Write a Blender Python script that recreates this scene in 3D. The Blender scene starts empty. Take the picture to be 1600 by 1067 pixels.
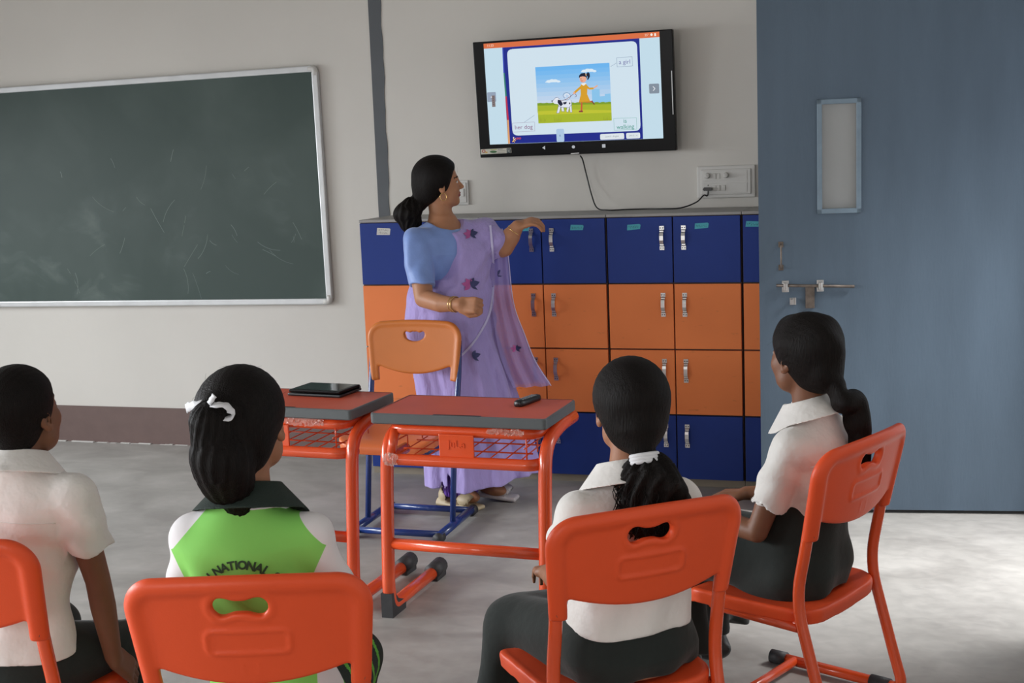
import bpy, bmesh, math, random
import numpy as np
from math import sin, cos, pi, radians, atan2, sqrt
from mathutils import Vector, Matrix

S = bpy.context.scene
C = S.collection
random.seed(7)

# ------------------------------------------------------------------ camera
F = Vector((-0.3045, 0.9408, -0.1475)); F.normalize()
YAW, PITCH, ROLL = -0.313, 0.148, -0.0395
F = Vector((sin(YAW)*cos(PITCH), cos(YAW)*cos(PITCH), -sin(PITCH)))
R0 = Vector((cos(YAW), -sin(YAW), 0)); U0 = R0.cross(F)
RT = R0*cos(ROLL) + U0*sin(ROLL); UP = -R0*sin(ROLL) + U0*cos(ROLL)
CAM = Vector((1.675, -5.696, 1.56))
cd = bpy.data.cameras.new('camera'); co = bpy.data.objects.new('camera', cd); C.objects.link(co)
cd.sensor_width = 36; cd.lens = 2000/1600*36; cd.clip_start = .05; cd.clip_end = 60
co.matrix_world = Matrix(((RT.x, UP.x, -F.x, CAM.x), (RT.y, UP.y, -F.y, CAM.y), (RT.z, UP.z, -F.z, CAM.z), (0, 0, 0, 1)))
S.camera = co

# ------------------------------------------------------------------ light and exposure
W = bpy.data.worlds.new('World'); S.world = W; W.use_nodes = True
W.node_tree.nodes['Background'].inputs[0].default_value = (.80, .86, .95, 1)
W.node_tree.nodes['Background'].inputs[1].default_value = 1.1
S.view_settings.view_transform = 'Standard'; S.view_settings.look = 'None'
S.view_settings.gamma = 1; S.view_settings.exposure = 0.15
S.view_settings.use_curve_mapping = False

def area(name, loc, rot, sx, sy, power, col, spread=180):
    l = bpy.data.lights.new(name, 'AREA'); l.shape = 'RECTANGLE'; l.size = sx; l.size_y = sy
    l.energy = power; l.color = col; l.spread = radians(spread)
    o = bpy.data.objects.new(name, l); o.location = loc; o.rotation_euler = rot; C.objects.link(o); return o
# daylight entering by the windows of the left wall (one lamp in each opening)
WIN_Y = (-1.5, -3.6, -5.7)
for k, y in enumerate(WIN_Y):
    area('window_daylight', (-5.10, y, 1.60), (0, radians(-55), 0), 1.1, 1.5, (60, 98, 104)[k], (.93, .97, 1.0), 120)
# windows in the wall behind the camera
for x, e in ((-3.8, 12), (-.6, 24)):
    area('window_daylight', (x, -8.10, 1.65), (radians(64), 0, 0), 1.5, 1.1, e, (1.0, .98, .95), 140)
# daylight falling in through the open doorway at the right
area('doorway_daylight', (3.0, -.80, 2.15), (radians(-4), radians(30), 0), .9, .4, 18, (1.0, .995, .98), 68)

# ------------------------------------------------------------------ materials
def srgb(r, g, b):
    f = lambda c: (c/255/12.92) if c/255 <= .04045 else ((c/255+.055)/1.055)**2.4
    return (f(r), f(g), f(b), 1)
def mat(name, col, rough=.5, metal=0, var=0, vscale=8, bump=0, bscale=60, spec=.5, stretch=None, emit=None, coat=0, sheen=0, bdist=.01):
    m = bpy.data.materials.new(name); m.use_nodes = True
    nt = m.node_tree; b = nt.nodes['Principled BSDF']
    b.inputs['Base Color'].default_value = col; b.inputs['Roughness'].default_value = rough
    b.inputs['Metallic'].default_value = metal; b.inputs['Specular IOR Level'].default_value = spec
    if coat: b.inputs['Coat Weight'].default_value = coat
    if sheen: b.inputs['Sheen Weight'].default_value = sheen
    if emit:
        b.inputs['Emission Color'].default_value = col; b.inputs['Emission Strength'].default_value = emit
    tc = nt.nodes.new('ShaderNodeTexCoord'); src = tc.outputs['Object']
    if stretch:
        mp = nt.nodes.new('ShaderNodeMapping'); mp.inputs['Scale'].default_value = stretch
        nt.links.new(src, mp.inputs[0]); src = mp.outputs[0]
    if var:
        n = nt.nodes.new('ShaderNodeTexNoise'); n.inputs['Scale'].default_value = vscale; n.inputs['Detail'].default_value = 6
        nt.links.new(src, n.inputs['Vector'])
        mr = nt.nodes.new('ShaderNodeMapRange'); mr.inputs[1].default_value = .3; mr.inputs[2].default_value = .7
        mr.inputs[3].default_value = 1-var; mr.inputs[4].default_value = 1+var
        nt.links.new(n.outputs[0], mr.inputs[0])
        mx = nt.nodes.new('ShaderNodeVectorMath'); mx.operation = 'SCALE'; mx.inputs[0].default_value = col[:3]
        nt.links.new(mr.outputs[0], mx.inputs['Scale']); nt.links.new(mx.outputs[0], b.inputs['Base Color'])
    if bump:
        n2 = nt.nodes.new('ShaderNodeTexNoise'); n2.inputs['Scale'].default_value = bscale; n2.inputs['Detail'].default_value = 4
        nt.links.new(src, n2.inputs['Vector'])
        bp = nt.nodes.new('ShaderNodeBump'); bp.inputs['Strength'].default_value = bump; bp.inputs['Distance'].default_value = bdist
        nt.links.new(n2.outputs[0], bp.inputs['Height']); nt.links.new(bp.outputs[0], b.inputs['Normal'])
    return m
M = {}
M['wall'] = mat('white_plaster', (.68, .655, .615, 1), .75, var=.035, vscale=1.3, bump=.12, bscale=18)
M['ceil'] = mat('white_ceiling', (.50, .48, .45, 1), .9)
M['base'] = mat('brown_skirting_paint', srgb(108, 88, 84), .55, var=.06, vscale=12, bump=.15, bscale=25)
M['stripe'] = mat('dark_grey_paint', srgb(88, 92, 97), .6, var=.05)
M['door'] = mat('blue_grey_enamel', srgb(86, 101, 116), .5, var=.09, vscale=2.4, stretch=(3, 3, .55), bump=.08, bscale=40, spec=.35)
M['doorframe'] = mat('door_bead_paint', srgb(118, 136, 150), .35, var=.1, vscale=20)
M['silver'] = mat('brushed_steel', (.62, .62, .62, 1), .28, 1, var=.1, vscale=30)
M['dullmetal'] = mat('rusty_bolt_steel', (.16, .13, .11, 1), .5, .6, var=.4, vscale=30)
M['alu'] = mat('aluminium_frame', (.62, .63, .64, 1), .42, .35, var=.06, vscale=10)
M['grout'] = mat('dark_brown_carcass', srgb(70, 48, 40), .6)
M['plinth'] = mat('beige_grey_board', srgb(140, 130, 115), .6, var=.1)
M['ledge'] = mat('grey_laminate_top', srgb(150, 148, 146), .5, var=.05)
M['lblue'] = mat('blue_laminate', srgb(34, 58, 132), .5, var=.04, vscale=5, spec=.22)
M['white_plastic'] = mat('white_plastic', (.62, .61, .59, 1), .35)
M['black_plastic'] = mat('black_plastic', (.012, .012, .014, 1), .35)
M['tvblack'] = mat('tv_bezel_black', (.005, .005, .006, 1), .3, spec=.15)
M['rubber'] = mat('dark_grey_rubber', (.035, .035, .038, 1), .6, var=.15, vscale=30, bump=.1)
M['redpaint'] = mat('orange_red_enamel', srgb(228, 84, 40), .24, var=.05, vscale=6, spec=.6, coat=.3)
M['redplastic'] = mat('orange_red_plastic', srgb(232, 84, 42), .42, var=.03, vscale=5, bump=.05, bscale=300, spec=.35)
M['amber'] = mat('amber_plastic', srgb(206, 118, 50), .4, var=.04, vscale=5, bump=.05, bscale=300)
M['bluepaint'] = mat('blue_enamel', srgb(34, 58, 122), .25, var=.06, vscale=8, coat=.3)
M['edge'] = mat('grey_pvc_edge', srgb(96, 100, 102), .3, var=.04)
M['desktop'] = mat('red_laminate', srgb(208, 88, 62), .42, var=.05, vscale=6, spec=.5)
M['wrap'] = mat('clear_wrap', (.85, .8, .78, 1), .1)
M['hair'] = mat('black_hair', (.0075, .0055, .005, 1), .55, var=.3, vscale=60, bump=.5, bscale=140, stretch=(3, 3, .25), spec=.12)
M['wband'] = mat('white_ribbon', (.75, .75, .78, 1), .6)
M['gold'] = mat('gold', (.75, .5, .2, 1), .25, 1)
# laminate in orange with black scuffs round the handles (real dirt on the door fronts)
def scuffed(name, col):
    m = mat(name, col, .5, var=.03, vscale=4, spec=.25)
    nt = m.node_tree; b = nt.nodes['Principled BSDF']
    base = b.inputs['Base Color'].links[0].from_socket
    tc = nt.nodes.new('ShaderNodeTexCoord'); mp = nt.nodes.new('ShaderNodeMapping'); mp.inputs['Scale'].default_value = (6, 6, 22)
    n = nt.nodes.new('ShaderNodeTexNoise'); n.inputs['Scale'].default_value = 2.2; n.inputs['Detail'].default_value = 9
    nt.links.new(tc.outputs['Object'], mp.inputs[0]); nt.links.new(mp.outputs[0], n.inputs['Vector'])
    r = nt.nodes.new('ShaderNodeMapRange'); r.inputs[1].default_value = .66; r.inputs[2].default_value = .8; r.inputs[3].default_value = 0; r.inputs[4].default_value = .5
    nt.links.new(n.outputs[0], r.inputs[0])
    mx = nt.nodes.new('ShaderNodeMix'); mx.data_type = 'RGBA'; mx.inputs[7].default_value = (.05, .03, .02, 1)
    nt.links.new(r.outputs[0], mx.inputs[0]); nt.links.new(base, mx.inputs[6]); nt.links.new(mx.outputs[2], b.inputs['Base Color'])
    return m
M['lorange'] = scuffed('orange_laminate', srgb(236, 132, 74))
def floor_mat():
    m = mat('grey_cement_floor', srgb(150, 147, 143), .42, spec=.45)
    nt = m.node_tree; b = nt.nodes['Principled BSDF']
    tc = nt.nodes.new('ShaderNodeTexCoord')
    def noise(sc, st, det=8):
        mp = nt.nodes.new('ShaderNodeMapping'); mp.inputs['Scale'].default_value = st
        n = nt.nodes.new('ShaderNodeTexNoise'); n.inputs['Scale'].default_value = sc; n.inputs['Detail'].default_value = det
        n.inputs['Distortion'].default_value = .6
        nt.links.new(tc.outputs['Object'], mp.inputs[0]); nt.links.new(mp.outputs[0], n.inputs['Vector']); return n
    a = noise(2.6, (1, 1.5, 1)); c = noise(17, (1, 1.3, 1))
    r1 = nt.nodes.new('ShaderNodeValToRGB')
    r1.color_ramp.elements[0].position = .33; r1.color_ramp.elements[0].color = srgb(146, 143, 139)
    r1.color_ramp.elements[1].position = .68; r1.color_ramp.elements[1].color = srgb(172, 169, 165)
    r2 = nt.nodes.new('ShaderNodeMapRange'); r2.inputs[1].default_value = .3; r2.inputs[2].default_value = .75; r2.inputs[3].default_value = .9; r2.inputs[4].default_value = 1.08
    nt.links.new(a.outputs[0], r1.inputs[0]); nt.links.new(c.outputs[0], r2.inputs[0])
    v = nt.nodes.new('ShaderNodeVectorMath'); v.operation = 'SCALE'
    nt.links.new(r1.outputs[0], v.inputs[0]); nt.links.new(r2.outputs[0], v.inputs['Scale']); nt.links.new(v.outputs[0], b.inputs['Base Color'])
    rr = nt.nodes.new('ShaderNodeMapRange'); rr.inputs[3].default_value = .34; rr.inputs[4].default_value = .62
    nt.links.new(c.outputs[0], rr.inputs[0]); nt.links.new(rr.outputs[0], b.inputs['Roughness'])
    bp = nt.nodes.new('ShaderNodeBump'); bp.inputs['Strength'].default_value = .08; bp.inputs['Distance'].default_value = .01
    nt.links.new(c.outputs[0], bp.inputs['Height']); nt.links.new(bp.outputs[0], b.inputs['Normal'])
    return m
M['floor'] = floor_mat()
def board_mat():
    m = mat('green_chalkboard', srgb(50, 72, 66), .48, spec=.35)
    nt = m.node_tree; b = nt.nodes['Principled BSDF']
    tc = nt.nodes.new('ShaderNodeTexCoord')
    def noise(sc, st, det, dist=0):
        mp = nt.nodes.new('ShaderNodeMapping'); mp.inputs['Scale'].default_value = st; mp.inputs['Rotation'].default_value = (0, .5, 0)
        n = nt.nodes.new('ShaderNodeTexNoise'); n.inputs['Scale'].default_value = sc; n.inputs['Detail'].default_value = det; n.inputs['Distortion'].default_value = dist
        nt.links.new(tc.outputs['Object'], mp.inputs[0]); nt.links.new(mp.outputs[0], n.inputs['Vector']); return n
    big = noise(1.5, (1, 1, 1), 4, .4); fine = noise(4, (1, 1, 1.5), 7, .8)
    r = nt.nodes.new('ShaderNodeMapRange'); r.inputs[1].default_value = .45; r.inputs[2].default_value = .7; nt.links.new(big.outputs[0], r.inputs[0])
    r2 = nt.nodes.new('ShaderNodeMapRange'); r2.inputs[1].default_value = .5; r2.inputs[2].default_value = .75; nt.links.new(fine.outputs[0], r2.inputs[0])
    # wiped chalk lies mostly over the lower half of the board
    sx = nt.nodes.new('ShaderNodeSeparateXYZ'); nt.links.new(tc.outputs['Object'], sx.inputs[0])
    hz = nt.nodes.new('ShaderNodeMapRange'); hz.inputs[1].default_value = 0.25; hz.inputs[2].default_value = -.35; nt.links.new(sx.outputs[2], hz.inputs[0])
    mu = nt.nodes.new('ShaderNodeMath'); mu.operation = 'MULTIPLY'; nt.links.new(r.outputs[0], mu.inputs[0]); nt.links.new(r2.outputs[0], mu.inputs[1])
    mu2 = nt.nodes.new('ShaderNodeMath'); mu2.operation = 'MULTIPLY'; nt.links.new(mu.outputs[0], mu2.inputs[0]); nt.links.new(hz.outputs[0], mu2.inputs[1])
    mu3 = nt.nodes.new('ShaderNodeMath'); mu3.operation = 'MULTIPLY_ADD'; nt.links.new(mu2.outputs[0], mu3.inputs[0]); mu3.inputs[1].default_value = .28
    bb = nt.nodes.new('ShaderNodeMath'); bb.operation = 'MULTIPLY'; nt.links.new(r.outputs[0], bb.inputs[0]); bb.inputs[1].default_value = .07; nt.links.new(bb.outputs[0], mu3.inputs[2])
    mx = nt.nodes.new('ShaderNodeMix'); mx.data_type = 'RGBA'; mx.inputs[6].default_value = srgb(58, 74, 70); mx.inputs[7].default_value = srgb(165, 178, 174)
    nt.links.new(mu3.outputs[0], mx.inputs[0]); nt.links.new(mx.outputs[2], b.inputs['Base Color'])
    return m
M['board'] = board_mat()
M['chalk'] = mat('chalk_streak', srgb(120, 134, 130), .9)
def glass_mat(name, col, alpha, rough=.08):
    m = mat(name, col, rough)
    m.node_tree.nodes['Principled BSDF'].inputs['Alpha'].default_value = alpha
    return m
M['glass'] = glass_mat('frosted_pane', (.42, .43, .43, 1), .55, .12)
_em = {}
def emis(r, g, b, k=1.0):
    key = (r, g, b, k)
    if key not in _em:
        m = bpy.data.materials.new('lit_screen'); m.use_nodes = True; nt = m.node_tree
        bs = nt.nodes['Principled BSDF']; c = srgb(r, g, b)
        bs.inputs['Base Color'].default_value = (.01, .01, .01, 1); bs.inputs['Roughness'].default_value = .3; bs.inputs['Specular IOR Level'].default_value = .1
        bs.inputs['Emission Color'].default_value = c; bs.inputs['Emission Strength'].default_value = k
        _em[key] = m
    return _em[key]

# ------------------------------------------------------------------ object helpers
def tag(o, label=None, cat=None, group=None, kind=None):
    if label: o['label'] = label
    if cat: o['category'] = cat
    if group: o['group'] = group
    if kind: o['kind'] = kind
    return o
def empty(name, loc, rz=0, label=None, cat=None, group=None):
    o = bpy.data.objects.new(name, None); o.empty_display_size = .1; C.objects.link(o)
    o.location = loc; o.rotation_euler = (0, 0, rz); return tag(o, label, cat, group)
class MB:
    def __init__(s): s.v = []; s.f = []; s.m = []; s.mats = []; s.cur = 0; s.sm = []
    def use(s, m):
        if m not in s.mats: s.mats.append(m)
        s.cur = s.mats.index(m); return s
    def add(s, vs, fs, smooth=False):
        o = len(s.v); s.v += [tuple(v) for v in vs]
        for f in fs: s.f.append([i+o for i in f]); s.m.append(s.cur); s.sm.append(smooth)
        return s
    def box(s, x0, x1, y0, y1, z0, z1, bev=0):
        if bev:
            b = min(bev, abs(x1-x0)/2.01, abs(y1-y0)/2.01, abs(z1-z0)/2.01)
            bm = bmesh.new(); r = bmesh.ops.create_cube(bm, size=1)
            for v in bm.verts: v.co = Vector(((x0+x1)/2+v.co.x*(x1-x0), (y0+y1)/2+v.co.y*(y1-y0), (z0+z1)/2+v.co.z*(z1-z0)))
            bmesh.ops.bevel(bm, geom=bm.edges[:], offset=b, segments=2, affect='EDGES', profile=.6)
            bm.verts.index_update()
            s.add([v.co[:] for v in bm.verts], [[v.index for v in f.verts] for f in bm.faces]); bm.free(); return s
        vs = [(x, y, z) for z in (z0, z1) for y in (y0, y1) for x in (x0, x1)]
        return s.add(vs, [(0, 2, 3, 1), (4, 5, 7, 6), (0, 1, 5, 4), (2, 6, 7, 3), (0, 4, 6, 2), (1, 3, 7, 5)])
    def tube(s, pts, r, seg=12, closed=False, flat=1.0, cap=True, upv=None):
        P = [Vector(p) for p in pts]; n = len(P); rs = r if isinstance(r, (list, tuple)) else [r]*n
        rings = []; prev = None
        for i in range(n):
            if closed: t = (P[(i+1) % n]-P[i-1]).normalized()
            else: t = (P[min(i+1, n-1)]-P[max(i-1, 0)]).normalized()
            if prev is None:
                a = Vector(upv) if upv else (Vector((0, 0, 1)) if abs(t.z) < .9 else Vector((1, 0, 0)))
                nn = (a-t*a.dot(t)).normalized()
            else: nn = (prev-t*prev.dot(t)).normalized()
            prev = nn; b = t.cross(nn)
            rings.append([P[i]+nn*cos(2*pi*k/seg)*rs[i]*flat+b*sin(2*pi*k/seg)*rs[i] for k in range(seg)])
        vs = [v[:] for q in rings for v in q]; fs = []
        for i in range(n if closed else n-1):
            for k in range(seg):
                a = i*seg+k; b = i*seg+(k+1) % seg; c = ((i+1) % n)*seg+(k+1) % seg; d = ((i+1) % n)*seg+k
                fs.append((a, b, c, d))
        if cap and not closed: fs += [tuple(range(seg))[::-1], tuple((n-1)*seg+k for k in range(seg))]
        return s.add(vs, fs, True)
    def lathe(s, prof, c=(0, 0, 0), axis='z', seg=24):
        vs = []; fs = []
        for (r, h) in prof:
            for k in range(seg):
                a = 2*pi*k/seg; p = (r*cos(a), r*sin(a), h)
                if axis == 'y': p = (p[0], -p[2], p[1])
                if axis == 'x': p = (p[2], p[0], p[1])
                vs.append((p[0]+c[0], p[1]+c[1], p[2]+c[2]))
        for i in range(len(prof)-1):
            for k in range(seg):
                a = i*seg+k; b = i*seg+(k+1) % seg; fs.append((a, b, b+seg, a+seg))
        fs += [tuple(range(seg))[::-1], tuple((len(prof)-1)*seg+k for k in range(seg))]
        return s.add(vs, fs, True)
    def prism(s, pts, y0, y1):          # outline in x,z extruded along y
        n = len(pts); vs = [(x, y0, z) for x, z in pts]+[(x, y1, z) for x, z in pts]
        fs = [tuple(range(n)), tuple(range(2*n-1, n-1, -1))]+[(i, i+n, (i+1) % n+n, (i+1) % n) for i in range(n)]
        return s.add(vs, fs)
    def build(s, name, m=None, parent=None, loc=None):
        me = bpy.data.meshes.new(name); me.from_pydata(s.v, [], s.f); me.update()
        if m is not None and not s.mats: me.materials.append(m)
        for q in s.mats: me.materials.append(q)
        if s.mats: me.polygons.foreach_set('material_index', s.m)
        me.polygons.foreach_set('use_smooth', s.sm)
        bm = bmesh.new(); bm.from_mesh(me); bmesh.ops.recalc_face_normals(bm, faces=bm.faces); bm.to_mesh(me); bm.free()
        o = bpy.data.objects.new(name, me); C.objects.link(o)
        if parent: o.parent = parent
        if loc: o.location = loc
        return o
def fillet(pts, r, n=6):
    P = [Vector(p) for p in pts]; out = [P[0]]
    for i in range(1, len(P)-1):
        a, b, c = P[i-1], P[i], P[i+1]; rr = r[i-1] if isinstance(r, (list, tuple)) else r
        d1 = (a-b); d2 = (c-b); q = min(rr, d1.length*.49, d2.length*.49)
        p0 = b+d1.normalized()*q; p1 = b+d2.normalized()*q
        for k in range(n+1):
            t = k/n; out.append(p0*(1-t)**2+b*2*t*(1-t)+p1*t*t)
    out.append(P[-1]); return out
def spline(pts, n=8):
    P = [Vector(p) for p in pts]; out = []
    for i in range(len(P)-1):
        a = P[max(i-1, 0)]; b = P[i]; c = P[i+1]; d = P[min(i+2, len(P)-1)]
        for k in range(n):
            t = k/n; out.append(.5*((2*b)+(c-a)*t+(2*a-5*b+4*c-d)*t*t+(3*b-a-3*c+d)*t**3))
    out.append(P[-1]); return out
def children(o): return [c for c in bpy.data.objects if c.parent == o]
def copy_tree(o, parent=None):
    c = o.copy(); C.objects.link(c)
    if parent: c.parent = parent
    for ch in children(o): copy_tree(ch, c)
    return c
def text_mesh(txt, size, m4, extr=.0, offset=0, align='CENTER'):
    cu = bpy.data.curves.new('t', 'FONT'); cu.body = txt; cu.size = size; cu.extrude = extr; cu.offset = offset
    cu.align_x = align; cu.align_y = 'CENTER'; cu.resolution_u = 3
    o = bpy.data.objects.new('t', cu); C.objects.link(o); bpy.context.view_layer.update()
    me = bpy.data.meshes.new_from_object(o.evaluated_get(bpy.context.evaluated_depsgraph_get()))
    vs = [(m4 @ v.co)[:] for v in me.vertices]; fs = [list(p.vertices) for p in me.polygons]
    bpy.data.objects.remove(o); bpy.data.curves.remove(cu); bpy.data.meshes.remove(me)
    return vs, fs
WZ = lambda x, y, z: Matrix(((1, 0, 0, x), (0, 0, -1, y), (0, 1, 0, z), (0, 0, 0, 1)))   # text standing in the x-z plane, facing -y
def struct(name, mb, m=None): return tag(mb.build(name, m), kind='structure')

# ------------------------------------------------------------------ the room
WY = .416
struct('floor', MB().box(-5.2, 4.2, -8.2, .62, -.12, 0), M['floor'])
struct('wall_back', MB().box(-5.2, 2.45, WY, WY+.2, 0, 3.1), M['wall'])
struct('ceiling', MB().box(-5.2, 2.45, -8.2, WY+.2, 3.1, 3.2), M['ceil'])
# left wall with three window openings
mb = MB(); ys = [-8.2]
for y in sorted(WIN_Y): ys += [y-.8, y+.8]
ys.append(WY+.2)
for i in range(0, len(ys), 2): mb.box(-5.2, -5.0, ys[i], ys[i+1], 0, 3.1)
for y in WIN_Y: mb.box(-5.2, -5, y-.8, y+.8, 0, .9); mb.box(-5.2, -5, y-.8, y+.8, 2.2, 3.1)
struct('wall_left', mb, M['wall'])
for k, y in enumerate(sorted(WIN_Y)):
    mb = MB()
    for a, b in ((y-.8, y-.75), (y+.75, y+.8), (y-.025, y+.025)): mb.box(-5.15, -5.02, a, b, .9, 2.2)
    mb.box(-5.15, -5.02, y-.8, y+.8, .9, .95); mb.box(-5.15, -5.02, y-.8, y+.8, 2.15, 2.2)
    struct('window_%d' % (k+1), mb, M['alu'])
# right wall, doorway next to the corner
mb = MB(); mb.box(2.25, 2.45, -8.2, -1.45, 0, 3.1); mb.box(2.25, 2.45, -1.45, -.32, 2.2, 3.1); mb.box(2.25, 2.45, -.32, WY, 0, 3.1)
struct('wall_right', mb, M['wall'])
mb = MB()
for x0, x1 in ((-5.2, -4.6), (-3.0, -1.4), (.2, 2.45)): mb.box(x0, x1, -8.2, -8.0, 0, 3.1)
for x0, x1 in ((-4.6, -3.0), (-1.4, .2)): mb.box(x0, x1, -8.2, -8, 0, .95); mb.box(x0, x1, -8.2, -8, 2.25, 3.1)
struct('wall_front', mb, M['wall'])
mb = MB().box(-5, -.93, WY-.006, WY, 0, .209)
struct('baseboard_back', mb, M['base'])
# broken line of white plaster along the foot of the skirting
mb = MB(); x = -4.0; random.seed(3)
while x < -.95:
    L = random.uniform(.02, .09); h = random.uniform(.001, .005); mb.box(x, x+L, WY-.012-random.uniform(0, .012), WY-.005, 0, h, .001); x += L*random.uniform(.7, 1.7)
struct('trim_1', mb, M['white_plastic'])
# dark painted strip on the wall, slightly ragged right edge
mb = MB(); zs = np.linspace(0, 3.1, 60); pl = []; pr = []
for i, z in enumerate(zs):
    pl.append((-.997+.003*(z-1.2), z)); pr.append((-.936+.012*(z-1.2)/1.1+.0025*sin(i*1.9)+.0025*sin(i*.7), z))
mb.prism(pl+pr[::-1], WY-.004, WY)
struct('trim_2', mb, M['stripe'])

# ------------------------------------------------------------------ open blue door standing in front of the wall
DY = atan2(.133, .983); DW = 1.17
dr = bpy.data.objects.new('door_1', None); C.objects.link(dr); dr.location = (1.035, -.364, 0); dr.rotation_euler = (0, 0, DY); tag(dr, kind='structure')
wx0, wx1, wz0, wz1 = .246, .396, 1.268, 1.702; T = .042
mb = MB(); zt = 2.18
mb.box(0, wx0, 0, T, .015, zt); mb.box(wx1, DW, 0, T, .015, zt); mb.box(wx0, wx1, 0, T, .015, wz0); mb.box(wx0, wx1, 0, T, wz1, zt)
mb.build('door_panel', M['door'], dr)
mb = MB()
for a in ((wx0-.012, wx0+.008, wz0-.012, wz1+.012), (wx1-.008, wx1+.012, wz0-.012, wz1+.012), (wx0-.012, wx1+.012, wz0-.012, wz0+.008), (wx0-.012, wx1+.012, wz1-.008, wz1+.012)):
    mb.box(a[0], a[1], -.008, .006, a[2], a[3], .003)
mb.build('window_bead', M['doorframe'], dr)
MB().box(wx0, wx1, .016, .021, wz0, wz1).build('glass_pane', M['glass'], dr)
# pull handle
mb = MB(); mb.tube(fillet([(.088, 0, 1.135), (.088, -.03, 1.135), (.088, -.03, 1.04), (.088, 0, 1.04)], .012), .0038, 10)
for z in (1.135, 1.04): mb.box(.078, .098, -.004, 0, z-.012, z+.012, .002)
mb.build('pull_handle', M['dullmetal'], dr)
# sliding bolt
bz = .962
bo = MB().tube([(.068, -.016, bz+.006), (.38, -.016, bz-.004)], .0062, 12).build('slide_bolt', M['dullmetal'], dr)
mb = MB()
for x in (.105, .245): mb.box(x-.014, x+.014, -.004, 0, bz-.024, bz+.024, .002); mb.box(x-.009, x+.009, -.026, 0, bz-.017, bz+.017, .005)
mb.build('bolt_bracket', M['silver'], bo)
mb = MB().box(.185, .222, -.012, -.002, bz-.092, bz+.004, .003)
mb.build('hasp', M['dullmetal'], bo)
mb = MB(); mb.box(.122, .148, -.006, 0, .885, .915, .002); mb.tube([(.13, -.006, .902), (.13, -.02, .902)], .006, 12); mb.box(.124, .136, -.03, -.018, .892, .912, .002)
mb.build('lock_cylinder', M['silver'], dr)
mb = MB()
for z in (.25, 1.1, 1.95): mb.tube([(DW+.008, .01, z-.05), (DW+.008, .01, z+.05)], .01, 10)
mb.build('hinge', M['dullmetal'], dr)

# ------------------------------------------------------------------ chalkboard
BW = 3.0; BH = 1.235
bd = empty('chalkboard', (-1.282-BW/2, WY-.02, .787+BH/2), 0, 'long dark green chalkboard in a white aluminium frame on the left of the wall', 'chalkboard')
bd.rotation_euler = (0, radians(-.35), 0)
MB().box(-BW/2+.02, BW/2-.02, -.004, .014, -BH/2+.02, BH/2-.02).build('board_panel', M['board'], bd)
mb = MB(); w = .032
mb.box(-BW/2+.03, BW/2-.03, -.014, .016, BH/2-w, BH/2, .006); mb.box(-BW/2+.03, BW/2-.03, -.014, .016, -BH/2, -BH/2+w, .006)
mb.box(BW/2-w, BW/2, -.014, .016, -BH/2+.03, BH/2-.03, .006); mb.box(-BW/2, -BW/2+w, -.014, .016, -BH/2+.03, BH/2-.03, .006)
mb.build('frame', M['alu'], bd)
for sx in (-1, 1):
    for sz in (-1, 1):
        a = BW/2; b = BH/2
        pts = fillet([(sx*(a-.05), -.001, sz*(b-w/2)), (sx*(a-w/2), -.001, sz*(b-w/2)), (sx*(a-w/2), -.001, sz*(b-.05))], .025)
        MB().tube(pts, .0172, 10).build('corner_cap', M['white_plastic'], bd)
mb = MB(); random.seed(5)
for k in range(34):
    x = random.uniform(-.2, BW/2-.15); z = random.uniform(-BH/2+.08, .2); L = random.uniform(.03, .16); a = random.choice((.8, -.7, 1.1, -1.0))+random.uniform(-.3, .3); c = random.uniform(-.4, .4)
    pp = [(x+L*t*cos(a+c*t), z+L*t*sin(a+c*t)) for t in np.linspace(0, 1, 7)]; hw = random.uniform(.0006, .0014)
    vs = []; 
    for i, (px, pz) in enumerate(pp): vs += [(px-hw*sin(a), -.0044, pz+hw*cos(a)), (px+hw*sin(a), -.0044, pz-hw*cos(a))]
    mb.add(vs, [(2*i, 2*i+1, 2*i+3, 2*i+2) for i in range(6)])
mb.build('chalk_streaks', M['chalk'], bd)['kind'] = 'stuff'

# ------------------------------------------------------------------ lockers
CW = .306; RH = .302; Z0 = .035
def strap_handle():
    mb = MB(); h = .054
    prof = [(-h, 0), (-h, -.003), (-h+.017, -.003), (-h+.021, -.008), (-h+.027, -.008), (-h+.031, -.016)]
    top = [(-z, y) for z, y in prof[::-1]]
    path = prof+[(-.01, -.019), (.01, -.019)]+top
    th = .0028; vs = []; fs = []
    for z, y in path:
        wd = .0105 if abs(z) > h-.019 else .0085
        vs += [(-wd, y, z), (wd, y, z), (wd, y+th if y < -.003 else 0, z), (-wd, y+th if y < -.003 else 0, z)]
    n = len(path)
    for i in range(n-1):
        for k in range(4): fs.append((i*4+k, i*4+(k+1) % 4, i*4+4+(k+1) % 4, i*4+4+k))
    fs += [(0, 1, 2, 3), (n*4-4, n*4-3, n*4-2, n*4-1)]
    mb.use(M['silver']).add(vs, fs)
    mb.use(M['black_plastic'])
    for z in (-h+.009, h-.009):
        for x in (-.0052, .0052): mb.lathe([(.0026, 0), (.0026, .0038), (.001, .0042)], (x, -.0002, z), 'y', 8)
    return mb
HM = strap_handle().build('handle'); HME = HM.data; bpy.data.objects.remove(HM)
def link_copy(me, name, parent, loc, rz=0):
    o = bpy.data.objects.new(name, me); C.objects.link(o); o.parent = parent; o.location = loc; o.rotation_euler = (0, 0, rz); return o
M['tape_w'] = mat('white_paper_tape', srgb(205, 203, 195), .7)
M['tape_c'] = mat('cyan_paper_tape', srgb(70, 165, 180), .6)
M['ink'] = mat('pen_ink', srgb(35, 40, 45), .7)
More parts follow.
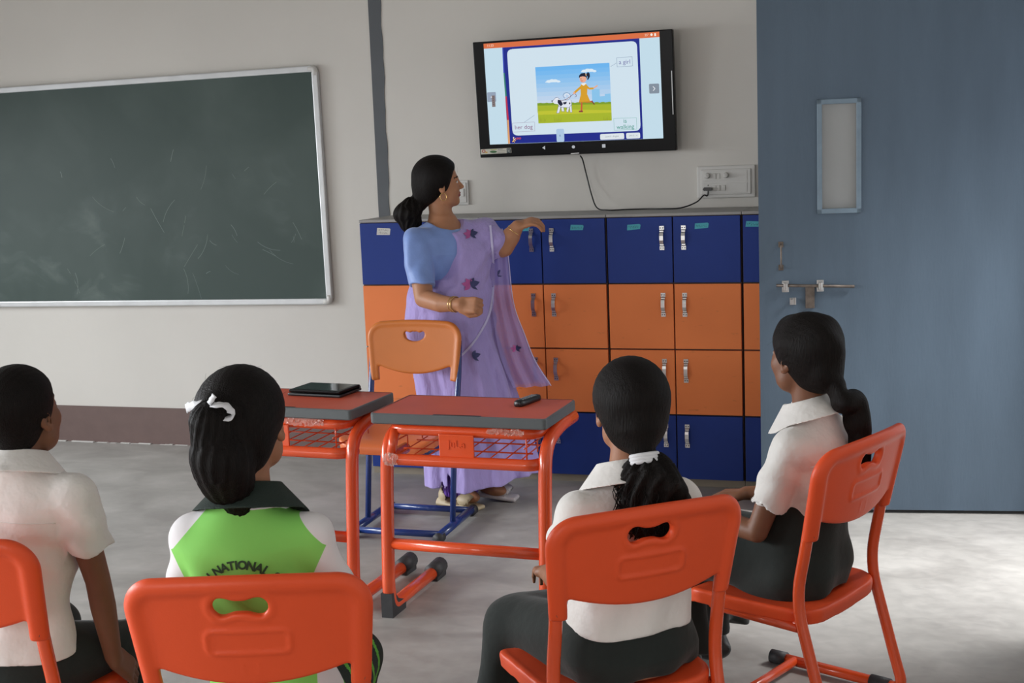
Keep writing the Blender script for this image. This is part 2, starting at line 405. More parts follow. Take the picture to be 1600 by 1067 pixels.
def label_tape(parent, x, z, m, w, h, seed, lines=1, rot=0):
    rnd = random.Random(seed); mb = MB().use(m)
    c, s_ = cos(rot), sin(rot)
    T2 = lambda u, v: (x+u*c-v*s_, z+u*s_+v*c)
    mb.prism([T2(-w/2, -h/2), T2(w/2-.004, -h/2+.002), T2(w/2, h/2-.004), T2(w/2-.006, h/2), T2(-w/2+.003, h/2)], -.0195, -.0188)
    mb.use(M['ink'])
    for li in range(lines):
        vz = (h*.22 if lines == 2 else 0)-li*h*.42; u = -w/2+.007
        while u < w/2-.01:
            hh = h*(.16 if lines == 2 else .26)
            for k in range(2):
                a = (u+rnd.uniform(0, .003), vz+rnd.uniform(-hh, hh)); b = (u+rnd.uniform(.001, .005), vz+rnd.uniform(-hh, hh))
                d = Vector((b[0]-a[0], b[1]-a[1])); d = d.normalized()*.0006 if d.length > 1e-5 else Vector((.0006, 0))
                p = [T2(a[0]-d.y, a[1]+d.x), T2(b[0]-d.y, b[1]+d.x), T2(b[0]+d.y, b[1]-d.x), T2(a[0]+d.y, a[1]-d.x)]
                mb.add([(q[0], -.0197, q[1]) for q in p], [(0, 1, 2, 3)])
            u += .0062
    return mb.build('label_tape', None, parent)
LAB = ['blue and orange locker cabinet at the left end, behind the teacher and the amber chair',
       'blue and orange locker cabinet behind the teacher\'s outstretched arm',
       'blue and orange locker cabinet below the wall socket board, behind the seated girl\'s low ponytail',
       'narrow visible strip of blue and orange locker cabinet beside the blue door']
for u in range(4):
    x0 = -.918+u*2*CW
    cab = empty('locker_cabinet', (x0, 0, 0), 0, LAB[u], 'locker cabinet', 'row of locker cabinets along the wall')
    mb = MB(); mb.use(M['grout']).box(.002, 2*CW-.002, 0, .39, Z0, 1.243)
    mb.build('body', None, cab)
    MB().box(.001, 2*CW-.001, .004, .38, 0, Z0, 0).build('plinth', M['plinth'], cab)
    MB().box(0.001, 2*CW-.001, -.014, .395, 1.243, 1.256, .002).build('top_board', M['ledge'], cab)
    for c in range(2):
        for r in range(4):
            if u == 3 and c == 1: pass
            a = c*CW+(.006 if c == 0 else .003); b = (c+1)*CW-(.006 if c == 1 else .003)
            zz0 = Z0+r*RH+.0035; zz1 = Z0+(r+1)*RH-.0035
            d = MB().box(a, b, -.0185, -.0005, zz0, zz1, .0012).build('door', M['lblue'] if r in (0, 3) else M['lorange'], cab)
            d['label'] = 'blue locker door' if r in (0, 3) else 'orange locker door'
            hx = CW-.049 if c == 0 else CW+.049
            link_copy(HME, 'handle', d, (hx, -.0185, zz1-.0935))
            if r == 3:
                lx = {(0, 0): .13, (0, 1): .47, (1, 0): .22, (1, 1): .477, (2, 0): .13, (2, 1): .437, (3, 0): .05, (3, 1): .45}[(u, c)]
                if (u, c) == (0, 0): label_tape(d, lx, 1.199, M['tape_w'], .072, .034, 11, 2, -.05)
                else: label_tape(d, lx, 1.197+.003*(u % 2), M['tape_c'], .064, .025, 20+u*2+c, 1, (.03, -.04, .05, -.05)[u])

# ------------------------------------------------------------------ television
hm = [0.0007501663568912166, -4.8337856949619896e-05, -0.05837725800838712, -4.529974670874113e-05, -0.0012348710952802832, 1.197992571484697, 3.1492294767980325e-05, -2.4523805186956527e-05]
TW, TH = .976, .556
def uvt(x, y):
    d = hm[6]*x+hm[7]*y+1
    return ((hm[0]*x+hm[1]*y+hm[2])/d-.5)*TW, ((hm[3]*x+hm[4]*y+hm[5])/d-.5)*TH
tv = empty('television', (.084, .315, 1.807), 0, 'wide black television on the wall showing a cartoon of a girl walking a dog', 'television')
tv.rotation_euler = (radians(4.5), 0, 0)
mb = MB(); mb.box(-TW/2, TW/2, 0, .035, -TH/2, TH/2, .004); mb.box(-TW*.36, TW*.36, .035, .062, -TH*.30, TH*.3, .01)
mb.build('housing', M['tvblack'], tv)
MB().box(-.2, .2, .06, .085, -.12, .12).build('wall_bracket', M['dullmetal'], tv)
sc = MB(); zl = [-.0006]
def lay(): zl[0] -= .00018
def poly(pts, m):
    lay(); sc.use(m); q = [uvt(*p) for p in pts]
    sc.add([(x, zl[0], z) for x, z in q], [tuple(range(len(q)))])
def line(pts, m, w=2):
    lay(); sc.use(m); q = [Vector(uvt(*p)) for p in pts]; w = w*TW/1400/2
    for i in range(len(q)-1):
        d = (q[i+1]-q[i]); d = Vector((-d.y, d.x)).normalized()*w
        sc.add([(p.x, zl[0], p.y) for p in (q[i]-d, q[i+1]-d, q[i+1]+d, q[i]+d)], [(0, 1, 2, 3)])
def disc(cx, cy, rx, ry, m, a0=0, a1=2*pi, n=20): poly([(cx+rx*cos(a0+(a1-a0)*i/n), cy+ry*sin(a0+(a1-a0)*i/n)) for i in range(n)], m)
def rrect(tl, tr, br, bl, r, m):
    P = [Vector(p) for p in (tl, tr, br, bl)]; out = []
    for i in range(4):
        a, b, c = P[i-1], P[i], P[(i+1) % 4]
        p0 = b+(a-b).normalized()*r; p1 = b+(c-b).normalized()*r
        out += [tuple(p0*(1-t)**2+b*2*t*(1-t)+p1*t*t) for t in (0, .25, .5, .75, 1)]
    poly(out, m)
def stext(t, x, y, h, m, off=0):
    lay(); sc.use(m); u, v = uvt(x, y)
    vs, fs = text_mesh(t, h*TW/1387*1.12, WZ(u, zl[0], v), 0, off); sc.add(vs, fs)
K = .83
pale = emis(200, 226, 240, K); white = emis(214, 232, 244, K); navy = emis(26, 40, 140, K); black = M['tvblack']
poly([(165, 170), (1385, 88), (1412, 830), (208, 872)], pale)
poly([(165, 168), (1385, 88), (1386.5, 126), (167, 203)], emis(222, 112, 66, K))
stext('11:33', 212, 182, 20, emis(250, 225, 205, K))
stext('25°', 1298, 112, 18, emis(250, 225, 205, K)); disc(1331, 109, 8, 9, emis(250, 240, 230, K)); poly([(1350, 100), (1362, 99), (1363, 118), (1351, 119)], emis(250, 240, 230, K))
poly([(296, 195), (1247, 134), (1272, 834), (335, 866)], navy)
poly([(296, 196), (303, 196), (311, 372), (303, 372)], emis(60, 80, 190, K))
poly([(304, 372), (313, 372), (327, 535), (316, 535)], emis(52, 130, 110, K))
poly([(316, 535), (327, 535), (341, 700), (328, 700)], emis(190, 50, 80, K))
poly([(328, 700), (340, 700), (349, 865), (335, 866)], emis(225, 165, 110, K))
rrect((328, 208), (1230, 152), (1256, 777), (367, 810), 40, white)
# the picture: sky, city, grass
g = [emis(110+int(95*t), 185+int(36*t), 245-int(4*t), K) for t in np.linspace(0, 1, 9)]
for i in range(9):
    a, b = i/9, (i+1)/9
    L = lambda t: (525+16*t, 333+262*t); Rr = lambda t: (1040+12*t, 303+275*t)
    poly([L(a), Rr(a), Rr(b), L(b)], g[i])
for bx, by, w_, h_ in ((918, 488, 54, 92), (945, 500, 26, 80), (972, 537, 40, 45), (1008, 520, 40, 60)): poly([(bx, by), (bx+w_, by-3), (bx+w_+4, 590), (bx+3, 590)], emis(140, 200, 240, K))
gp = [(540, 583)]
for i in range(40):
    t = i/39; gp.append((540+512*t, 588-8*t-7*abs(sin(i*.95))))
poly(gp+[(1052, 578), (1053, 640), (542, 650)], emis(128, 160, 40, K))
poly([(541, 600), (1053, 590), (1057, 705), (548, 724)], emis(170, 186, 42, K))
poly([(543, 640), (800, 628), (1054, 634), (1055, 650), (545, 665)], emis(196, 200, 50, K))
for bx in (575, 682, 1025):
    for k in range(6): poly([(bx-22+8*k, 712-6*(bx > 900)), (bx-18+8*k, 712-6*(bx > 900)), (bx-26+11*k, 668+6*(k % 3))], emis(150, 160, 45, K))
for cx, cy, s_ in ((652, 428, 1), (900, 356, 1.05)):
    for dx, dy, r in ((-30, 4, 18), (-8, -3, 17), (14, -1, 19), (36, 4, 14)): disc(cx+dx*s_, cy+dy*s_, r*s_, r*.55*s_, emis(226, 240, 250, K))
    poly([(cx-55, cy+12), (cx+52, cy+8), (cx+52, cy+4), (cx-52, cy+5)], emis(226, 240, 250, K))
# dog
dw = emis(232, 236, 246, K); db = emis(28, 32, 60, K); dl = emis(60, 70, 120, K)
for pts in ([(690, 600), (676, 652), (694, 652), (706, 606)], [(706, 604), (712, 640), (730, 640), (722, 600)], [(752, 596), (744, 640), (756, 648), (768, 604)], [(764, 592), (772, 648), (784, 646), (780, 590)]):
    poly(pts, dw); line(pts+[pts[0]], dl, 2)
poly([(682, 580), (706, 566), (748, 568), (776, 560), (782, 592), (762, 614), (716, 612), (694, 606)], dw); line([(682, 580), (694, 606), (716, 612), (762, 614), (782, 592), (776, 560)], dl, 2)
poly([(652, 578), (644, 570), (656, 560), (668, 546), (684, 542), (700, 556), (704, 580), (684, 590), (662, 586)], dw); line([(652, 578), (644, 570), (656, 560), (668, 546), (684, 542), (700, 556)], dl, 2)
poly([(686, 558), (706, 562), (722, 590), (708, 604), (696, 596), (684, 578)], db)
poly([(720, 578), (748, 572), (744, 588), (728, 592)], db); disc(646, 568, 5, 5, db, n=8); disc(768, 584, 5, 7, db, n=8)
line([(745+28*cos(a)*(1-.06*i), 532+24*sin(a)*(1-.06*i)) for i, a in enumerate(np.linspace(1.8, -4.2, 14))], dw, 7)
line([(745+33*cos(a)*(1-.03*i), 532+29*sin(a)*(1-.03*i)) for i, a in enumerate(np.linspace(1.8, -4.2, 14))], dl, 2)
# leash
line([(704, 566), (740, 558), (775, 535), (800, 514)], emis(110, 50, 60, K), 3); line([(800, 514), (812, 522), (814, 536), (804, 540)], emis(110, 50, 60, K), 3)
# girl
skin = emis(238, 176, 150, K); hairc = emis(20, 26, 50, K); gold_ = emis(220, 162, 40, K); leg = emis(205, 90, 60, K)
line([(852, 575), (850, 636)], leg, 11); poly([(832, 636), (858, 634), (861, 646), (832, 646)], emis(140, 60, 60, K))
line([(880, 576), (924, 572)], leg, 10); line([(922, 566), (940, 594)], emis(130, 50, 50, K), 7)
line([(850, 468), (800, 512)], gold_, 15); disc(800, 513, 8, 8, skin)
line([(884, 462), (902, 482), (934, 480)], gold_, 13); line([(934, 480), (962, 460)], skin, 9)
poly([(846, 452), (884, 448), (892, 470), (890, 520), (914, 576), (832, 580), (846, 520), (844, 480)], gold_)
poly([(833, 574), (914, 570), (914, 576), (832, 580)], emis(200, 140, 30, K))
poly([(846, 450), (866, 462), (886, 446), (876, 442), (856, 444)], emis(240, 240, 240, K))
disc(862, 414, 24, 26, skin); poly([(834, 410), (834, 392), (848, 376), (874, 372), (888, 384), (888, 414), (880, 400), (860, 396), (842, 400)], hairc)
poly([(884, 380), (896, 366), (908, 376), (910, 398), (898, 420), (890, 420), (894, 400), (886, 392)], hairc)
line([(880, 376), (884, 392)], emis(235, 190, 140, K), 6); disc(848, 414, 2.5, 4, hairc, n=8); line([(846, 426), (854, 430), (862, 426)], emis(200, 60, 60, K), 3)
# captions
bl_ = emis(128, 150, 178, K)
def capbox(tl, tr, br, bl2, m): line([tl, tr, br, bl2, tl], m, 2.2)
capbox((1095, 268), (1202, 261), (1205, 325), (1098, 332), bl_); stext('a girl', 1150, 298, 36, emis(112, 110, 170, K)); line([(1095, 304), (1052, 330)], bl_, 2)
capbox((371, 720), (526, 713), (528, 776), (374, 783), emis(170, 165, 190, K)); stext('her dog', 450, 749, 37, emis(140, 88, 130, K)); line([(455, 714), (525, 666)], bl_, 2)
capbox((1074, 690), (1231, 684), (1234, 764), (1078, 771), emis(130, 190, 180, K)); stext('is', 1153, 707, 36, emis(40, 150, 130, K)); stext('walking', 1155, 748, 36, emis(40, 150, 130, K))
# lower strip
rrect((676, 762), (730, 760), (733, 851), (680, 853), 12, emis(178, 205, 232, K)); stext('6', 703, 808, 20, emis(90, 120, 170, K))
rrect((980, 798), (1146, 791), (1148, 832), (981, 838), 10, emis(226, 234, 240, K)); stext('Level 0 - English', 1063, 814, 13, emis(130, 140, 150, K))
rrect((1160, 791), (1256, 787), (1258, 827), (1162, 831), 10, emis(226, 234, 240, K)); stext('LM 13 / 4', 1209, 809, 13, emis(130, 140, 150, K))
line([(372, 852), (384, 836), (396, 842)], emis(250, 200, 90, K), 5); line([(384, 836), (378, 822)], emis(250, 200, 90, K), 5); disc(381, 822, 5, 5, emis(230, 220, 210, K), n=8); line([(384, 836), (396, 826)], emis(230, 220, 210, K), 4); line([(378, 844), (390, 854)], emis(250, 200, 90, K), 5)
stext('LEAD', 414, 827, 15, emis(220, 80, 60, K), .0004)
# page buttons
rrect((198, 506), (258, 503), (262, 570), (201, 573), 6, emis(150, 165, 186, K)); poly([(234, 528), (222, 539), (236, 549)], emis(235, 240, 245, K))
poly([(230, 528), (252, 527), (257, 606), (234, 608)], emis(130, 118, 118, K))
for k in range(5): line([(236+k*.4, 536+13*k), (248, 540+13*k)], emis(84, 70, 74, K), 4)
rrect((1319, 450), (1389, 447), (1391, 515), (1322, 518), 8, emis(134, 146, 160, K)); line([(1347, 468), (1361, 482), (1349, 497)], emis(235, 240, 245, K), 5)
# navigation marks
gr = emis(180, 184, 190, K); poly([(600, 878), (580, 892), (601, 905)], gr); disc(797, 886, 11, 11, gr); poly([(995, 868), (1018, 867), (1019, 891), (996, 892)], gr)
sc.build('screen', None, tv)
# sticker on the bezel, maker's plate and edge highlights
tmp = sc; sc = MB(); zl[0] = -.0006
rrect((142, 905), (355, 895), (358, 930), (145, 941), 3, mat('paper_sticker', srgb(205, 203, 190), .5))
disc(164, 918, 13, 11, mat('sticker_red', srgb(170, 60, 50), .5)); disc(164, 918, 7, 6, mat('sticker_white', srgb(220, 215, 200), .5)); disc(183, 926, 9, 5, mat('sticker_yellow', srgb(210, 170, 80), .5))
disc(232, 922, 25, 8, mat('sticker_green', srgb(60, 110, 60), .5)); line([(212, 908), (256, 905)], mat('sticker_lime', srgb(180, 185, 90), .5), 5)
line([(262, 905), (298, 903)], M['ink'], 2.5); line([(262, 917), (318, 914)], mat('sticker_grey', srgb(150, 150, 140), .5), 2.5); line([(262, 928), (316, 926)], mat('sticker_grey2', srgb(150, 150, 140), .5), 2.5)
poly([(324, 899), (352, 898), (354, 930), (326, 932)], mat('sticker_teal', srgb(52, 66, 72), .5)); line([(328, 914), (334, 906), (340, 916), (348, 906)], M['tape_w'], 3); line([(330, 924), (338, 920), (350, 926)], M['tape_w'], 3)
sc.build('sticker', None, tv)
sc = MB(); zl[0] = -.0006
line([(770, 936), (828, 932)], M['silver'], 6); sc.build('maker_plate', None, tv)
MB().box(TW/2-.012, TW/2-.008, -.003, 0, -.11, .09).build('highlight_strip', M['alu'], tv)  # bezel edge highlight, modelled as a thin pale strip

# socket board, knobs, switches
sb = empty('switch_board', (.792, WY, 1.375), 0, 'large white socket and switch board with two round fan knobs on the wall', 'switch board')
mb = MB(); mb.box(-.137, .137, -.014, 0, -.076, .076, .006); mb.box(-.118, .118, -.021, -.012, -.06, .06, .004)
mb.box(-.107, .1, -.0225, -.02, .006, .052, .001); mb.box(-.107, .1, -.0225, -.02, -.052, -.006, .001)
mb.build('cover_plate', M['white_plastic'], sb)
for x in (-.083, .0): 
    MB().lathe([(.0135, .02), (.0135, .03), (.0115, .04), (.010, .041), (.0, .041)], (x-.003 if x else .002, 0, .031), 'y', 24).build('fan_knob', M['white_plastic'], sb)
for x, z, d in ((-.052, .028, .0265), (-.034, .028, .024), (-.052, -.028, .024), (-.034, -.028, .0265), (-.009, -.028, .0265)):
    MB().box(x-.0075, x+.0075, -d-.001, -.02, z-.0135, z+.0135, .002).build('rocker_switch', M['white_plastic'], sb)
mb = MB(); mb.lathe([(.0028, .0224), (.0028, .0232)], (-.083, 0, -.014), 'y', 10); mb.build('socket_hole', M['black_plastic'], sb)
ws = empty('wall_switch', (-.545, WY, 1.36), 0, 'small white wall switch plate just right of the teacher\'s mouth', 'wall switch')
mb = MB(); mb.box(-.047, .047, -.012, 0, -.062, .062, .004); mb.box(-.036, .036, -.016, -.01, -.05, .05, .002); mb.build('cover_plate', M['white_plastic'], ws)
MB().box(.008, .026, -.021, -.015, -.02, .02, .003).build('rocker_switch', M['white_plastic'], ws)

# power cord from the television, lying on the locker top and up to the socket
pc = empty('power_cord', (.1, .38, 1.5), 0, 'thin black power cord from the television along the locker top to the socket', 'cord')
L = lambda x, y, z: (x-.1, y-.38, z-1.5)
pts = spline([L(.10, .355, 1.522), L(.108, .37, 1.50), L(.12, .385, 1.43), L(.15, .36, 1.33), L(.19, .30, 1.272), L(.25, .26, 1.262), L(.33, .28, 1.262), L(.42, .29, 1.262), L(.52, .26, 1.262), L(.60, .27, 1.264), L(.66, .34, 1.285), L(.69, .375, 1.315), L(.705, .382, 1.312), L(.71, .383, 1.33), L(.708, .384, 1.342)], 8)
MB().tube(pts, .0034, 8).build('cable', M['black_plastic'], pc)
mb = MB(); mb.add([L(*p) for p in ((.688, .359, 1.343), (.694, .359, 1.336), (.724, .359, 1.336), (.730, .359, 1.343), (.724, .359, 1.352), (.694, .359, 1.352), (.688, .390, 1.343), (.694, .390, 1.336), (.724, .390, 1.336), (.730, .390, 1.343), (.724, .390, 1.352), (.694, .390, 1.352))],
   [(0, 1, 2, 3, 4, 5), (11, 10, 9, 8, 7, 6)]+[(i, (i+1) % 6, (i+1) % 6+6, i+6) for i in range(6)]); mb.build('plug', M['black_plastic'], pc)
# ------------------------------------------------------------------ distance-field modelling (blended solid shapes meshed by surface nets)
def length(v): return np.sqrt((v*v).sum(-1))
def f_cap(a, b, ra, rb=None, sc=None, rot=None):
    a = np.array(a, np.float32); b = np.array(b, np.float32); rb = ra if rb is None else rb
    def f(P):
        if sc is not None:
            s_ = np.array(sc, np.float32); Q = P/s_; A = a/s_; B = b/s_; mn = float(min(sc))
        else: Q = P; A = a; B = b; mn = 1
        ba = B-A; pa = Q-A; t = np.clip((pa@ba)/max(float(ba@ba), 1e-9), 0, 1)
        return (length(pa-t[:, None]*ba)-(ra+(rb-ra)*t))*mn
    return f
def rotm(rx=0, ry=0, rz=0):
    m = Matrix.Rotation(rz, 3, 'Z') @ Matrix.Rotation(ry, 3, 'Y') @ Matrix.Rotation(rx, 3, 'X'); return np.array(m, np.float32)
def f_ell(c, r, R=None):
    c = np.array(c, np.float32); r = np.array(r, np.float32)
    def f(P):
        Q = P-c
        if R is not None: Q = Q@R
        k0 = length(Q/r); k1 = length(Q/(r*r)); return k0*(k0-1)/np.maximum(k1, 1e-6)
    return f
def f_box(c, h, rad=0, R=None):
    c = np.array(c, np.float32); h = np.array(h, np.float32)-rad
    def f(P):
        Q = P-c
        if R is not None: Q = Q@R
        q = np.abs(Q)-h; return length(np.maximum(q, 0))+np.minimum(q.max(-1), 0)-rad
    return f
def f_chain(pts, rs, sc=None):
    fs = [f_cap(pts[i], pts[i+1], rs[i], rs[i+1], sc) for i in range(len(pts)-1)]
    def f(P):
        d = fs[0](P)
        for g in fs[1:]: d = np.minimum(d, g(P))
        return d
    return f
def f_loft(secs):          # trunk from level cross-sections (z, cx, cy, rx, ry)
    S_ = np.array(secs, np.float32)
    def f(P):
        z = np.clip(P[:, 2], S_[0, 0], S_[-1, 0])
        g = [np.interp(z, S_[:, 0], S_[:, k]).astype(np.float32) for k in range(1, 5)]
        x = (P[:, 0]-g[0]); y = (P[:, 1]-g[1]); n = 2.3
        k = (np.abs(x/g[2])**n+np.abs(y/g[3])**n)**(1/n)
        d = (k-1)*np.minimum(g[2], g[3]); dz = np.maximum(np.maximum(S_[0, 0]-P[:, 2], P[:, 2]-S_[-1, 0]), 0)
        return np.where(dz > 0, np.sqrt(np.maximum(d, 0)**2+dz*dz), d)
    return f
def smin(a, b, k):
    if k <= 0: return np.minimum(a, b)
    h = np.maximum(k-np.abs(a-b), 0)/k; return np.minimum(a, b)-h*h*k*.25
def smax(a, b, k): return -smin(-a, -b, k)
class SDF:
    def __init__(s): s.ops = []
    def u(s, f, k=.02): s.ops.append(('u', f, k)); return s
    def cut(s, f, k=.005): s.ops.append(('c', f, k)); return s
    def keep(s, f, k=.005): s.ops.append(('k', f, k)); return s
    def disp(s, f): s.ops.append(('d', f, 0)); return s
    def __call__(s, P):
        d = None
        for o, f, k in s.ops:
            if o == 'd': d = d+f(P); continue
            e = f(P)
            if d is None: d = e
            elif o == 'u': d = smin(d, e, k)
            elif o == 'c': d = smax(d, -e, k)
            else: d = smax(d, e, k)
        return d
def hs(n, d):              # half space n.p < d
    n = np.array(n, np.float32); n = n/np.linalg.norm(n); return lambda P: P@n-d
def wob(seed, sc, amp, st=(1, 1, 1)):
    r = np.random.RandomState(seed); ks = []
    for i in range(7):
        v = r.normal(size=3); v /= np.linalg.norm(v); ks.append((v*np.array(st)*sc*r.uniform(.6, 1.7), r.uniform(0, 6.3), r.uniform(.5, 1)))
    def f(P):
        d = 0; w = np.sin(P@np.array([3.1, 5.3, 4.2])*1.7+seed)*.8
        for k, ph, a in ks: d = d+a*np.sin(P@k+ph+w)
        return (d*amp/2.4).astype(np.float32)
    return f
def mesh_sdf(f, lo, hi, h, smooth=1):
    lo = np.array(lo, float); hi = np.array(hi, float); n = np.ceil((hi-lo)/h).astype(int)+1; Bk = 8
    nb = (n+Bk-1)//Bk; n = nb*Bk
    D = np.full(n, 1e3, np.float32)
    gi = np.stack(np.meshgrid(*[np.arange(k) for k in nb], indexing='ij'), -1).reshape(-1, 3)
    cen = (lo+(gi*Bk+(Bk-1)/2)*h).astype(np.float32); dc = f(cen); rad = h*Bk*.5*1.75*1.35+.004
    loc = np.stack(np.meshgrid(*[np.arange(Bk)]*3, indexing='ij'), -1).reshape(-1, 3)
    act = np.where(np.abs(dc) < rad)[0]
    for b in np.where(dc <= -rad)[0]:
        i, j, k = gi[b]*Bk; D[i:i+Bk, j:j+Bk, k:k+Bk] = -1e3
    for s0 in range(0, len(act), 1500):
        bs = act[s0:s0+1500]; idx = (gi[bs][:, None, :]*Bk+loc[None]).reshape(-1, 3)
        D[idx[:, 0], idx[:, 1], idx[:, 2]] = f((lo+idx*h).astype(np.float32))
    D = np.clip(D, -3*h, 3*h); I = D < 0
    cn = [(a, b, c) for a in (0, 1) for b in (0, 1) for c in (0, 1)]
    sl = lambda A, c: A[c[0]:A.shape[0]-1+c[0], c[1]:A.shape[1]-1+c[1], c[2]:A.shape[2]-1+c[2]]
    cnt = sum(sl(I, c).astype(np.int8) for c in cn); cell = np.argwhere((cnt > 0) & (cnt < 8))
    vid = np.full(np.array(D.shape)-1, -1, np.int64); vid[cell[:, 0], cell[:, 1], cell[:, 2]] = np.arange(len(cell))
    acc = np.zeros((len(cell), 3)); num = np.zeros(len(cell))
    val = {c: D[cell[:, 0]+c[0], cell[:, 1]+c[1], cell[:, 2]+c[2]] for c in cn}
    for c in cn:
        for ax in range(3):
            if c[ax]: continue
            e = list(c); e[ax] = 1; e = tuple(e); a, b = val[c], val[e]; m = (a < 0) != (b < 0)
            t = np.where(m, a/np.where(m, a-b, 1), 0); p = np.tile(np.array(c, float), (len(cell), 1)); p[:, ax] += t
            acc += p*m[:, None]; num += m
    V = lo+(cell+acc/num[:, None])*h
    Fs = []
    for ax in range(3):
        a1, a2 = (ax+1) % 3, (ax+2) % 3
        s0 = [slice(None)]*3; s1 = [slice(None)]*3; s0[ax] = slice(0, -1); s1[ax] = slice(1, None)
        A, B_ = I[tuple(s0)], I[tuple(s1)]; e = np.argwhere(A != B_)
        e = e[(e[:, a1] > 0) & (e[:, a2] > 0) & (e[:, a1] < D.shape[a1]-1) & (e[:, a2] < D.shape[a2]-1)]
        fl = A[e[:, 0], e[:, 1], e[:, 2]]
        def at(d1, d2):
            q = e.copy(); q[:, a1] -= d1; q[:, a2] -= d2; return vid[q[:, 0], q[:, 1], q[:, 2]]
        q = np.stack([at(1, 1), at(0, 1), at(0, 0), at(1, 0)], 1); q[~fl] = q[~fl][:, ::-1]; Fs.append(q)
    Fq = np.concatenate(Fs); Fq = Fq[(Fq >= 0).all(1)]
    for _ in range(smooth):
        s_ = np.zeros_like(V); c_ = np.zeros(len(V))
        for i in range(4):
            a, b = Fq[:, i], Fq[:, (i+1) % 4]
            for k in range(3): s_[:, k] += np.bincount(a, V[b, k], len(V))+np.bincount(b, V[a, k], len(V))
            c_ += np.bincount(a, minlength=len(V))+np.bincount(b, minlength=len(V))
        V = V*.4+.6*s_/np.maximum(c_, 1)[:, None]
    return V, Fq
def np_mesh(name, parts, mats, parent=None, loc=(0, 0, 0)):
    """parts: list of (V, F, matfn or index); one mesh object."""
    Vs, Fs, Ms = [], [], []; o = 0
    for V, Fq, mi in parts:
        V = np.asarray(V, float); Vs.append(V); Fs.append(Fq+o); o += len(V)
        if callable(mi): Ms.append(mi(V[Fq].mean(1)))
        else: Ms.append(np.full(len(Fq), mi))
    V = np.concatenate(Vs); Fq = np.concatenate(Fs); mi = np.concatenate(Ms).astype(np.int32)
    me = bpy.data.meshes.new(name); me.vertices.add(len(V)); me.vertices.foreach_set('co', V.astype(np.float32).ravel())
    me.loops.add(Fq.size); me.loops.foreach_set('vertex_index', Fq.ravel().astype(np.int32))
    me.polygons.add(len(Fq)); me.polygons.foreach_set('loop_start', (np.arange(len(Fq))*4).astype(np.int32)); me.polygons.foreach_set('loop_total', np.full(len(Fq), 4, np.int32))
    for m in mats: me.materials.append(m)
    me.polygons.foreach_set('material_index', mi); me.polygons.foreach_set('use_smooth', np.ones(len(Fq), bool))
    me.update(calc_edges=True); me.validate()
    ob = bpy.data.objects.new(name, me); C.objects.link(ob); ob.location = loc
    if parent: ob.parent = parent
    return ob

# ------------------------------------------------------------------ moulded chair back with hand hole
def chair_back(scallop=False, w=.487, h=.795, hb=.562, lean=.055, sleeve=.548, rim_r=.0185, bow=.032):
    H = h-hb; zc = (h+hb)/2
    bend = lambda P: np.stack([P[:, 0], P[:, 1]+lean*(P[:, 2]-hb)/.25+bow*np.clip(1-(P[:, 0]/(w/2))**2, 0, 1), P[:, 2]], 1)
    def outline(P):            # panel silhouette in x,z, bottom edge sagging at the middle
        x, z = P[:, 0], P[:, 2]
        nar = 1-.10*(h-z)/.25
        x = x/np.maximum(nar, .5)
        q0 = np.abs(x)-(w/2-.068); zt = z-(h-.068-.012*(np.abs(x)/(w/2))**2)
        d1 = np.sqrt(np.maximum(q0, 0)**2+np.maximum(zt, 0)**2)+np.minimum(np.maximum(q0, zt), 0)-.068
        bot = (hb+.032*(np.clip(np.abs(x)/(w/2-.05), 0, 1))**2)-z
        leg = np.maximum(np.abs(np.abs(x)-(w/2-.02))-.02, sleeve-z)
        return d1, np.minimum(np.maximum(d1, bot), np.maximum(np.maximum(d1, leg), sleeve-z))
    def f(P):
        P = bend(P); x, y, z = P[:, 0], P[:, 1], P[:, 2]
        d1, s2 = outline(P)
        th = .009
        # rounded slab
        slab = np.sqrt(np.maximum(s2+.009, 0)**2+np.maximum(np.abs(y)-th+.009, 0)**2)+np.minimum(np.maximum(s2+.009, np.abs(y)-th+.009), 0)-.009
        # rolled rim along the outer edge: tubes swallow the steel uprights
        rim = np.sqrt((d1+rim_r)**2+(y)**2)-rim_r; rim = smax(rim, sleeve-z, .006)
        d = smin(slab, rim, .010)
        # hand hole
        hz = h-.062
        if scallop:
            hol = np.sqrt(x**2+((z-hz-.012)*1.35)**2)-.052; hol = smax(hol, (z-hz-.012)-.0025*np.sin(np.abs(x)*210), .006); hw = .0
            hol = smax(hol, np.abs(x)-.047, .01)
        else:
            hol = smin(np.sqrt((np.abs(x+.008)-.036)**2+(z-hz)**2)-.0175, np.maximum(np.abs(x+.008)-.036, np.abs(z-hz)-.012), .014)
        ring = np.sqrt(np.maximum(np.abs(hol-.009)-.002, 0)**2+(np.abs(y)-th*.9)**2)-.0035
        d = d if scallop else smin(d, ring, .006)
        d = smax(d, -hol, .005)
        if not scallop:
            q = np.maximum(np.abs(x)-.078, np.abs(z-(h-.138))-.017)
            qq = np.sqrt(np.maximum(np.abs(x)-.066, 0)**2+np.maximum(np.abs(z-(h-.138))-.010, 0)**2)-.014
            d = smin(d, np.sqrt(qq**2+(y+th-.0005)**2)-.0042, .006)          # raised oblong frame on the rear face
            sq = np.maximum(np.abs(x), np.abs(z-(h-.195)))-.015
            d = smin(d, np.sqrt(sq**2+(y+th)**2)-.0012, .002)
        return d
    return mesh_sdf(f, (-w/2-.03, -.14, sleeve-.02), (w/2+.03, .05, h+.03), .0034, 2)
